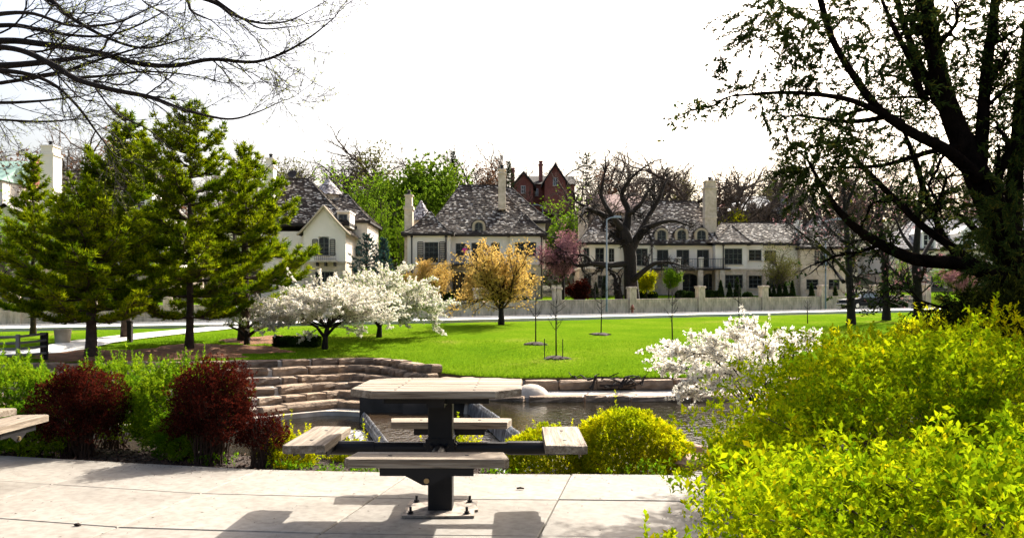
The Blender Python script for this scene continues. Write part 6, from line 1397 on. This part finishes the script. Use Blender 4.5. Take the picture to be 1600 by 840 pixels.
small_tree(665, 480, 420, 42, 'yellow', 'orange yellow flowering bush behind the wall, left of the yellow tree', 92, name='forsythia', cat='flowering shrub', dens=.6, n=1, L=.10, trunk=.06, Y=76, h0=.05, jit=.2)
small_tree(880, 470, 372, 38, 'pinkb', 'pink blossoming tree between the centre villa and the oak', 93, name='pink_tree', dens=.55, n=1, L=.11, trunk=.12, Y=79, h0=.3, jit=.2, keep=.7)
small_tree(1010, 470, 428, 18, 'gold', 'pale yellow bush right of the oak trunk', 94, name='garden_shrub', cat='garden shrub', dens=.3, n=1, L=.09, trunk=.05, Y=83, h0=.25, jit=.15, group='garden shrubs of the villas')
small_tree(1045, 470, 420, 16, 'lime', 'round green standard bush left of the porch arches', 95, name='garden_shrub', cat='garden shrub', dens=.3, n=1, L=.09, trunk=.05, Y=84, h0=.3, jit=.12, group='garden shrubs of the villas')
small_tree(930, 480, 425, 36, None, 'tangled bare shrub behind the grey street lamp', 96, name='garden_shrub', cat='garden shrub', dens=.3, n=1, trunk=.05, Y=77, h0=.1, group='garden shrubs of the villas')
small_tree(905, 470, 440, 20, 'red', 'dark red leaved shrub left of the oak behind the wall', 97, name='garden_shrub', cat='garden shrub', dens=.3, n=1, L=.12, trunk=.05, Y=78, h0=.1, group='garden shrubs of the villas')
small_tree(1505, 460, 400, 30, 'pinkb', 'pinkish shrub before the pale villa', 98, name='garden_shrub', cat='garden shrub', dens=.3, n=1, L=.12, trunk=.05, Y=88, h0=.2, group='garden shrubs of the villas')
small_tree(740, 480, 430, 22, 'yellow', 'low yellow shrub behind the wall left of the yellow tree crown', 99, name='garden_shrub', cat='garden shrub', dens=.3, n=1, L=.12, trunk=.05, Y=76, h0=.05, group='garden shrubs of the villas')
# saplings with mulch rings
for px, py, top, st, lab in ((837, 538, 440, 0, 'young bare tree on a mulch ring, left of the staked one'), (869, 560, 450, 1, 'young bare tree held between two dark stakes'), (939, 523, 455, 0, 'young bare tree on a mulch ring right of the grey street lamp'), (1051, 542, 455, 0, 'young thin tree left of the white blossom shrub'), (1155, 512, 435, 0, 'young thin tree behind the white blossom shrub'), (1262, 505, 470, 0, 'young thin tree just above the tip of the white blossom shrub')):
    c = on(px, py); s_ = c[1]/FPX; H = HC+(HOR-top)*s_-c[2]; r2 = random.Random(px); segs = []; tips = []
    e = empty('sapling', c, lab, 'young tree', 'young trees planted on the lawn'); b = MB(); b.tube([(0, 0, -.05), (r2.uniform(-.03, .03), 0, H*.5), (0, 0, H)], [.026, .020, .006], 6); b.build('trunk', M['bark'], e, True)
    Pg = dict(wig=.12, up=[0, .1, .1], kids=[0, 2, 2], len=[.6, .5, .5], ang=(.4, .8), maxlvl=2, n=4, rmin=.004, start=.1, prob=.8)
    for k in range(12): a = r2.uniform(0, 6.28); grow(r2, (0, 0, H*r2.uniform(.35, .95)), (math.cos(a), math.sin(a), .7), H*.22*r2.uniform(.5, 1), .009, 1, Pg, segs, tips)
    V, F = seg_mesh(segs, 3); np_obj('branches', V, F, M['bark'], e)
    if px != 1262: blob('mulch_ring', px, py, .42, .42, M['soil'], .02, seed=px, h=.07)
    if st:
        for sx in (-18, 10):
            q = MB(); q.box(-.014, .014, -.014, .014, -.1, .62); tag(q.build('tree_stake', M['iron'], loc=(c[0]+sx*s_, c[1]+(.1 if sx < 0 else -.1), c[2])), 'dark upright stake %s of the young staked tree' % ('left' if sx < 0 else 'right'), 'stake', 'stakes of the young tree')
# ------------------------------------------------------------------ clipped hedges, box balls and small cypresses
def clipped(name, c, sx, sy, sz, m, lab, seed, cat, group=None, n=900, L=.07, cone_=0):
    rng = np.random.default_rng(seed); e = empty(name, c, lab, cat, group)
    if cone_ == 0: P = rng.uniform(-1, 1, (n, 3)); ax = rng.integers(0, 3, n); P[np.arange(n), ax] = np.sign(P[np.arange(n), ax])*rng.uniform(.86, 1.03, n); P = P/np.maximum(1, (np.abs(P)**6).sum(1, keepdims=True)**(1/6)*.93)
    elif cone_ == 1: D = nrm(rng.normal(size=(n, 3))); P = D*rng.uniform(.85, 1.02, (n, 1))
    else: t = rng.random(n)**1.4; a = rng.uniform(0, 6.28, n); r = (1-t)**.7*rng.uniform(.75, 1.05, n); P = np.stack([r*np.cos(a), r*np.sin(a), t*2-1], 1)
    A = P+[0, 0, .4]; P = (P*[sx/2, sy/2, sz/2])+[0, 0, sz/2]; V, F = rosettes(P, A, 5, L, L*.5, rng); o = np_obj('leaves', V, F, M[m], e); o['kind'] = 'stuff'
    core = MB()
    if cone_ == 0: core.bevbox(-sx*.41, sx*.41, -sy*.38, sy*.38, .0, sz*.88, .05)
    elif cone_ == 1: core.ball((0, 0, sz*.5), sz*.42, 8, 6, (sx/sz, sy/sz, 1))
    else: core.lathe(0, 0, [(sx*.36, 0), (sx*.30, sz*.35), (sx*.12, sz*.8), (.02, sz*.9)], 8)
    core.build('core', M['dark'], e); return e
c = on(464, 541); clipped('clipped_hedge', c, 1.6, .5, .36, 'dark', 'low dark clipped hedge block beside the white tree trunk', 3, 'hedge', n=2200, L=.045)
k = 0
proto_ball = proto_cyp = None
def near_ref(px):
    refs = [(662, 'under the left window of the centre villa'), (716, 'before the arched door of the centre villa'), (790, 'behind the yellow tree crown'), (905, 'left of the oak'), (1010, 'just right of the oak trunk'), (1078, 'before the first porch arch'), (1110, 'before the second porch arch'), (1145, 'under the projecting bay of the long villa'), (1185, 'right of the projecting bay'), (1220, 'under the right wing of the long villa'), (1265, 'at the shuttered stone wing'), (1400, 'behind the wall near the pickup')]
    return min(refs, key=lambda r: abs(r[0]-px))[1]
cnt = {}
for kind, lst in (('box_bush', [690, 705, 720, 815, 925, 1003, 1020, 1064, 1078, 1092, 1108, 1122, 1168, 1205, 1232, 1262, 1275, 1395, 1410]), ('cypress', [931, 945, 1126, 1140, 1152, 1200, 1209, 1218, 1227, 1238, 1268, 1305])):
    for px in lst:
        Y = 82-6+(0 if px < 900 else 8); c = hz(px, Y); c = (c[0], c[1], c[2]+.05); w_ = r_.uniform(.8, 1.1)
        key = (kind, near_ref(px)); cnt[key] = cnt.get(key, 0)+1
        lab = ('dark clipped box bush ' if kind == 'box_bush' else 'small dark upright cypress ')+near_ref(px)
        if kind == 'box_bush':
            if proto_ball is None: proto_ball = clipped('box_bush', c, 1.15, 1.1, .85, 'dark', lab, 5, 'bush', 'clipped box bushes in the villa gardens', 500, .12, 1); o = proto_ball
            else: o = copy_tree(proto_ball)
        else:
            if proto_cyp is None: proto_cyp = clipped('cypress', c, .8, .8, 1.9, 'dark', lab, 6, 'cypress', 'small cypresses in the villa gardens', 500, .12, 2); o = proto_cyp
            else: o = copy_tree(proto_cyp)
        o.location = c; o.scale = (w_, w_, w_*r_.uniform(.9, 1.15)); o['label'] = lab; o['_px'] = px
# where several share a spot, tell them apart by order
from collections import defaultdict
gd = defaultdict(list)
for o in bpy.data.objects:
    if o.get('_px') is not None: gd[o['label']].append(o)
ordn = ['leftmost ', 'second from left ', 'third from left ', 'fourth from left ', 'rightmost ']
for lab, os_ in gd.items():
    os_.sort(key=lambda o: o['_px'])
    if len(os_) > 1:
        for i, o in enumerate(os_): o['label'] = (('left ', 'right ')[i] if len(os_) == 2 else ('rightmost ' if i == len(os_)-1 else ordn[i]))+lab
    for o in os_: del o['_px']

# ------------------------------------------------------------------ big dark cedar at the right edge
Yc = 8.2
CED = dict(wig=.22, up=[0, .0, -.01, -.02], kids=[0, 3, 3, 2], len=[.8, .55, .5, .5], ang=(.4, 1.1), maxlvl=3, n=7, rmin=.004, start=.05, prob=.55, bias=.05)
def c_(a, b, dy, w): return (a, b, Yc+dy, w*(.60 if w > 14 else .8)*Yc/FPX/2)
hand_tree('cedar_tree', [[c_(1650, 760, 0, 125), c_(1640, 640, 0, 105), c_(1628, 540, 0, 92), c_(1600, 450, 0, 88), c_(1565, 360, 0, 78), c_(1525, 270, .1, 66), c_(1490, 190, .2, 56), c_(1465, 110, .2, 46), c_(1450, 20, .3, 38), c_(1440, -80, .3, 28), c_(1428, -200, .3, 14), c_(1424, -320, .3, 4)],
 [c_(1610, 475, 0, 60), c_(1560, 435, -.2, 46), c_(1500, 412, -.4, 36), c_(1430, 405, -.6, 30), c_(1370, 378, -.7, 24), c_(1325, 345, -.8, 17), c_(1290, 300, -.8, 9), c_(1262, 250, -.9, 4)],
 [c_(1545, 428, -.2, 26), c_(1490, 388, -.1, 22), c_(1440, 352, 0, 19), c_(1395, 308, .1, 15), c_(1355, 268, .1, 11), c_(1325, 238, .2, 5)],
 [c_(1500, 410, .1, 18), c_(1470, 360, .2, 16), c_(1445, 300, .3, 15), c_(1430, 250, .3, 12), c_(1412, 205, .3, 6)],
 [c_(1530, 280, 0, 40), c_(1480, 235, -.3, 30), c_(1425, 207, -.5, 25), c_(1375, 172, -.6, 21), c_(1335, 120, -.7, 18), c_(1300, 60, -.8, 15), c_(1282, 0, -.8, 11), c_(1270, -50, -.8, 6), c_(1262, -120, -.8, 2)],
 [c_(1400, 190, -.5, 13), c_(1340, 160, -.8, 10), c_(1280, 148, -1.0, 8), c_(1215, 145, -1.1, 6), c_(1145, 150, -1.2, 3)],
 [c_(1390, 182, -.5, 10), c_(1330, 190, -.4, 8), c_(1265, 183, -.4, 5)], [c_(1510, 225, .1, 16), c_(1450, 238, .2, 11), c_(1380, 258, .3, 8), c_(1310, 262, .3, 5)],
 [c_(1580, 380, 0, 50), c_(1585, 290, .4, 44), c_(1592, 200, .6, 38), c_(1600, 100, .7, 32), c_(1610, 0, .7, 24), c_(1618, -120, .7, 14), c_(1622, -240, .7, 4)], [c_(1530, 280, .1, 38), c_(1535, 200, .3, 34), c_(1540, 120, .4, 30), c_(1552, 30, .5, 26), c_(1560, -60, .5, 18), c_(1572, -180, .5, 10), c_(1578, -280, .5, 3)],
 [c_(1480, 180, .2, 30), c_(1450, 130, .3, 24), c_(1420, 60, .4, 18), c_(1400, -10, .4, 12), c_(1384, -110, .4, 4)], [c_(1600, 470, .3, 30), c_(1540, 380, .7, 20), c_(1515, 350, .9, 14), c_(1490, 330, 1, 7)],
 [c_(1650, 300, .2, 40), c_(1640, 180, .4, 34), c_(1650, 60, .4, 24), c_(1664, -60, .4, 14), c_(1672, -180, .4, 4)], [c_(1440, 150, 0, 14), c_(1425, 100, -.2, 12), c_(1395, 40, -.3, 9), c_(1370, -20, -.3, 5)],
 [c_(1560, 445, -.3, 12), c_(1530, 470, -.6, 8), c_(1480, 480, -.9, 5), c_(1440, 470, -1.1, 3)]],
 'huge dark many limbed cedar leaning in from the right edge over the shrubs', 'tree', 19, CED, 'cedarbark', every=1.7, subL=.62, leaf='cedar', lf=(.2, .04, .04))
# extra tufts of foliage at the ends of its sprays
rng = np.random.default_rng(20); ce = [o for o in bpy.data.objects if o.name.startswith('cedar_tree')][0]; o0 = np.array(ce.location); P = []; A_ = []
for px, py, dy, s_, n in ((1185, 12, -.9, 26, 380), (1220, 25, -.9, 30, 480), (1250, 60, -.9, 24, 300), (1262, 115, -.9, 16, 160), (1190, 60, -.9, 20, 160), (1140, 152, -1.1, 11, 60), (1185, 145, -1.1, 20, 150), (1225, 165, -1, 18, 100), (1280, 130, -.8, 20, 150), (1270, 255, -.9, 24, 460), (1262, 285, -.9, 18, 300), (1305, 235, -.5, 30, 420), (1340, 228, .1, 30, 280), (1290, 210, -.4, 24, 240), (1335, 60, -.7, 36, 380), (1300, 20, -.6, 40, 420), (1380, 30, -.2, 46, 650), (1450, 60, .3, 50, 900), (1500, 20, .4, 60, 1100), (1560, 60, .6, 60, 1200), (1600, 130, .7, 55, 1000), (1590, 260, .6, 45, 600), (1440, 240, .3, 36, 330), (1400, 130, -.2, 38, 420), (1490, 100, .6, 50, 800), (1560, 180, .8, 45, 700), (1350, 130, -.5, 26, 220), (1220, 232, -.9, 7, 40), (1238, 95, -1, 12, 60), (1500, 300, .5, 34, 220), (1590, 380, .3, 40, 600), (1580, 480, .2, 50, 900), (1450, 180, .8, 40, 420), (1560, 330, -.4, 40, 900), (1590, 430, -.5, 45, 1300), (1545, 400, .5, 35, 700), (1590, 200, .2, 50, 900), (1520, 500, .6, 30, 400), (1560, -110, .9, 60, 260), (1640, -60, .9, 60, 260), (1430, -120, .8, 50, 160), (1680, 100, .4, 50, 300)):
    c = np.array(at(px, py, Yc+dy)); r = s_*Yc/FPX; k = max(5, n//12)
    st_ = c+rng.normal(0, r*.72, (k, 3)); dr = nrm((st_-c)*[1, .7, .6]/max(r, .05)+rng.normal(0, .5, (k, 3))+[-.25, 0, -.25]); L_ = rng.uniform(.10, .32, (k, 1))*min(1, r*3+.4)
    for q in range(11):
        f = q/10; P.append(st_+dr*L_*f+np.array([0, 0, -.22])*L_*f*f+rng.normal(0, .006, (k, 3))); A_.append(dr+[0, 0, -.3*f])
P = np.concatenate(P)-o0; A_ = np.concatenate(A_); V, F = tri_needles(P, A_, 5, .055, .012, rng, .95); o = np_obj('foliage', V, F, M['cedar'], ce); o['kind'] = 'stuff'; print('cedar sprays', len(F))

# ------------------------------------------------------------------ overhanging bare tree at the upper left
Yl = 9.0
OV = dict(wig=.15, up=[0, .01, .01, 0], kids=[0, 3, 3, 2], len=[.8, .6, .55, .5], ang=(.3, .85), maxlvl=3, n=7, rmin=.0022, start=.05, prob=.55, bias=0, flat=.5)
def l_(a, b, dy, w): return (a, b, Yl+dy, w*Yl/FPX/2)
hand_tree('overhanging_tree', [[l_(-560, 690, 0, 90), l_(-540, 500, 0, 72), l_(-500, 300, 0, 60), l_(-420, 180, 0, 44), l_(-300, 120, 0, 34), l_(-150, 108, 0, 24), l_(0, 103, 0, 11), l_(80, 96, .1, 9), l_(140, 88, .1, 5)],
 [l_(-300, 125, 0, 26), l_(-120, 75, .3, 15), l_(0, 64, .4, 11), l_(60, 68, .4, 10), l_(150, 82, .3, 9), l_(210, 98, .2, 8), l_(270, 103, .2, 7), l_(330, 93, .1, 6), l_(395, 97, .1, 5), l_(440, 84, 0, 4), l_(485, 58, 0, 3), l_(522, 28, 0, 1.5)],
 [l_(-200, 110, 0, 16), l_(-60, 78, -.5, 10), l_(20, 76, -.5, 8), l_(80, 100, -.6, 9), l_(120, 124, -.7, 8), l_(175, 140, -.8, 7), l_(235, 152, -.8, 6), l_(290, 172, -.9, 4), l_(355, 186, -.9, 3), l_(400, 176, -1, 2), l_(440, 158, -1, 1)],
 [l_(-150, 60, .6, 14), l_(0, 40, .7, 8), l_(60, 46, .7, 7), l_(110, 55, .7, 5), l_(165, 56, .7, 4), l_(215, 40, .7, 3), l_(262, 15, .7, 1.5)],
 [l_(-120, -60, .5, 16), l_(60, -8, .5, 9), l_(105, 24, .4, 7), l_(165, 58, .4, 5), l_(225, 75, .4, 4), l_(290, 60, .4, 2)],
 [l_(60, -60, 0, 14), l_(210, -28, 0, 9), l_(285, -5, 0, 6), l_(300, 18, 0, 4), l_(330, 32, 0, 2)], [l_(210, -28, 0, 9), l_(325, 0, .2, 7), l_(362, 22, .2, 5), l_(405, 36, .2, 3.5), l_(450, 33, .2, 2.5), l_(492, 12, .2, 1.2)],
 [l_(330, -5, .1, 4), l_(380, 30, .1, 3), l_(410, 45, .1, 2.5), l_(455, 42, .1, 1.5)],
 [l_(-100, 108, -.3, 12), l_(20, 112, -.4, 7), l_(80, 130, -.4, 5), l_(120, 165, -.5, 4), l_(150, 205, -.5, 3), l_(175, 238, -.5, 1.5)], [l_(-160, 150, .5, 10), l_(-20, 160, .5, 6), l_(60, 158, .5, 4), l_(130, 150, .5, 2)],
 [l_(-200, 190, .8, 10), l_(-40, 186, .8, 5), l_(60, 190, .8, 3.5), l_(130, 186, .8, 2)], [l_(-60, 30, -.8, 9), l_(40, 20, -.9, 5), l_(110, 40, -.9, 4), l_(180, 36, -.9, 3), l_(240, 10, -.9, 1.5)],
 [l_(120, 122, -.2, 5), l_(170, 118, 0, 4), l_(230, 112, 0, 3), l_(300, 118, 0, 2), l_(350, 130, 0, 1)], [l_(0, 130, .2, 6), l_(90, 115, .2, 5), l_(160, 92, .2, 4), l_(240, 68, .2, 2)]],
 'bare tree reaching in from beyond the left edge, its budding branches overhanging the scene', 'tree', 23, OV, 'bark', every=3.0, subL=.75, leaf='buds', lf=(.12, .01, .016), parts='buds')
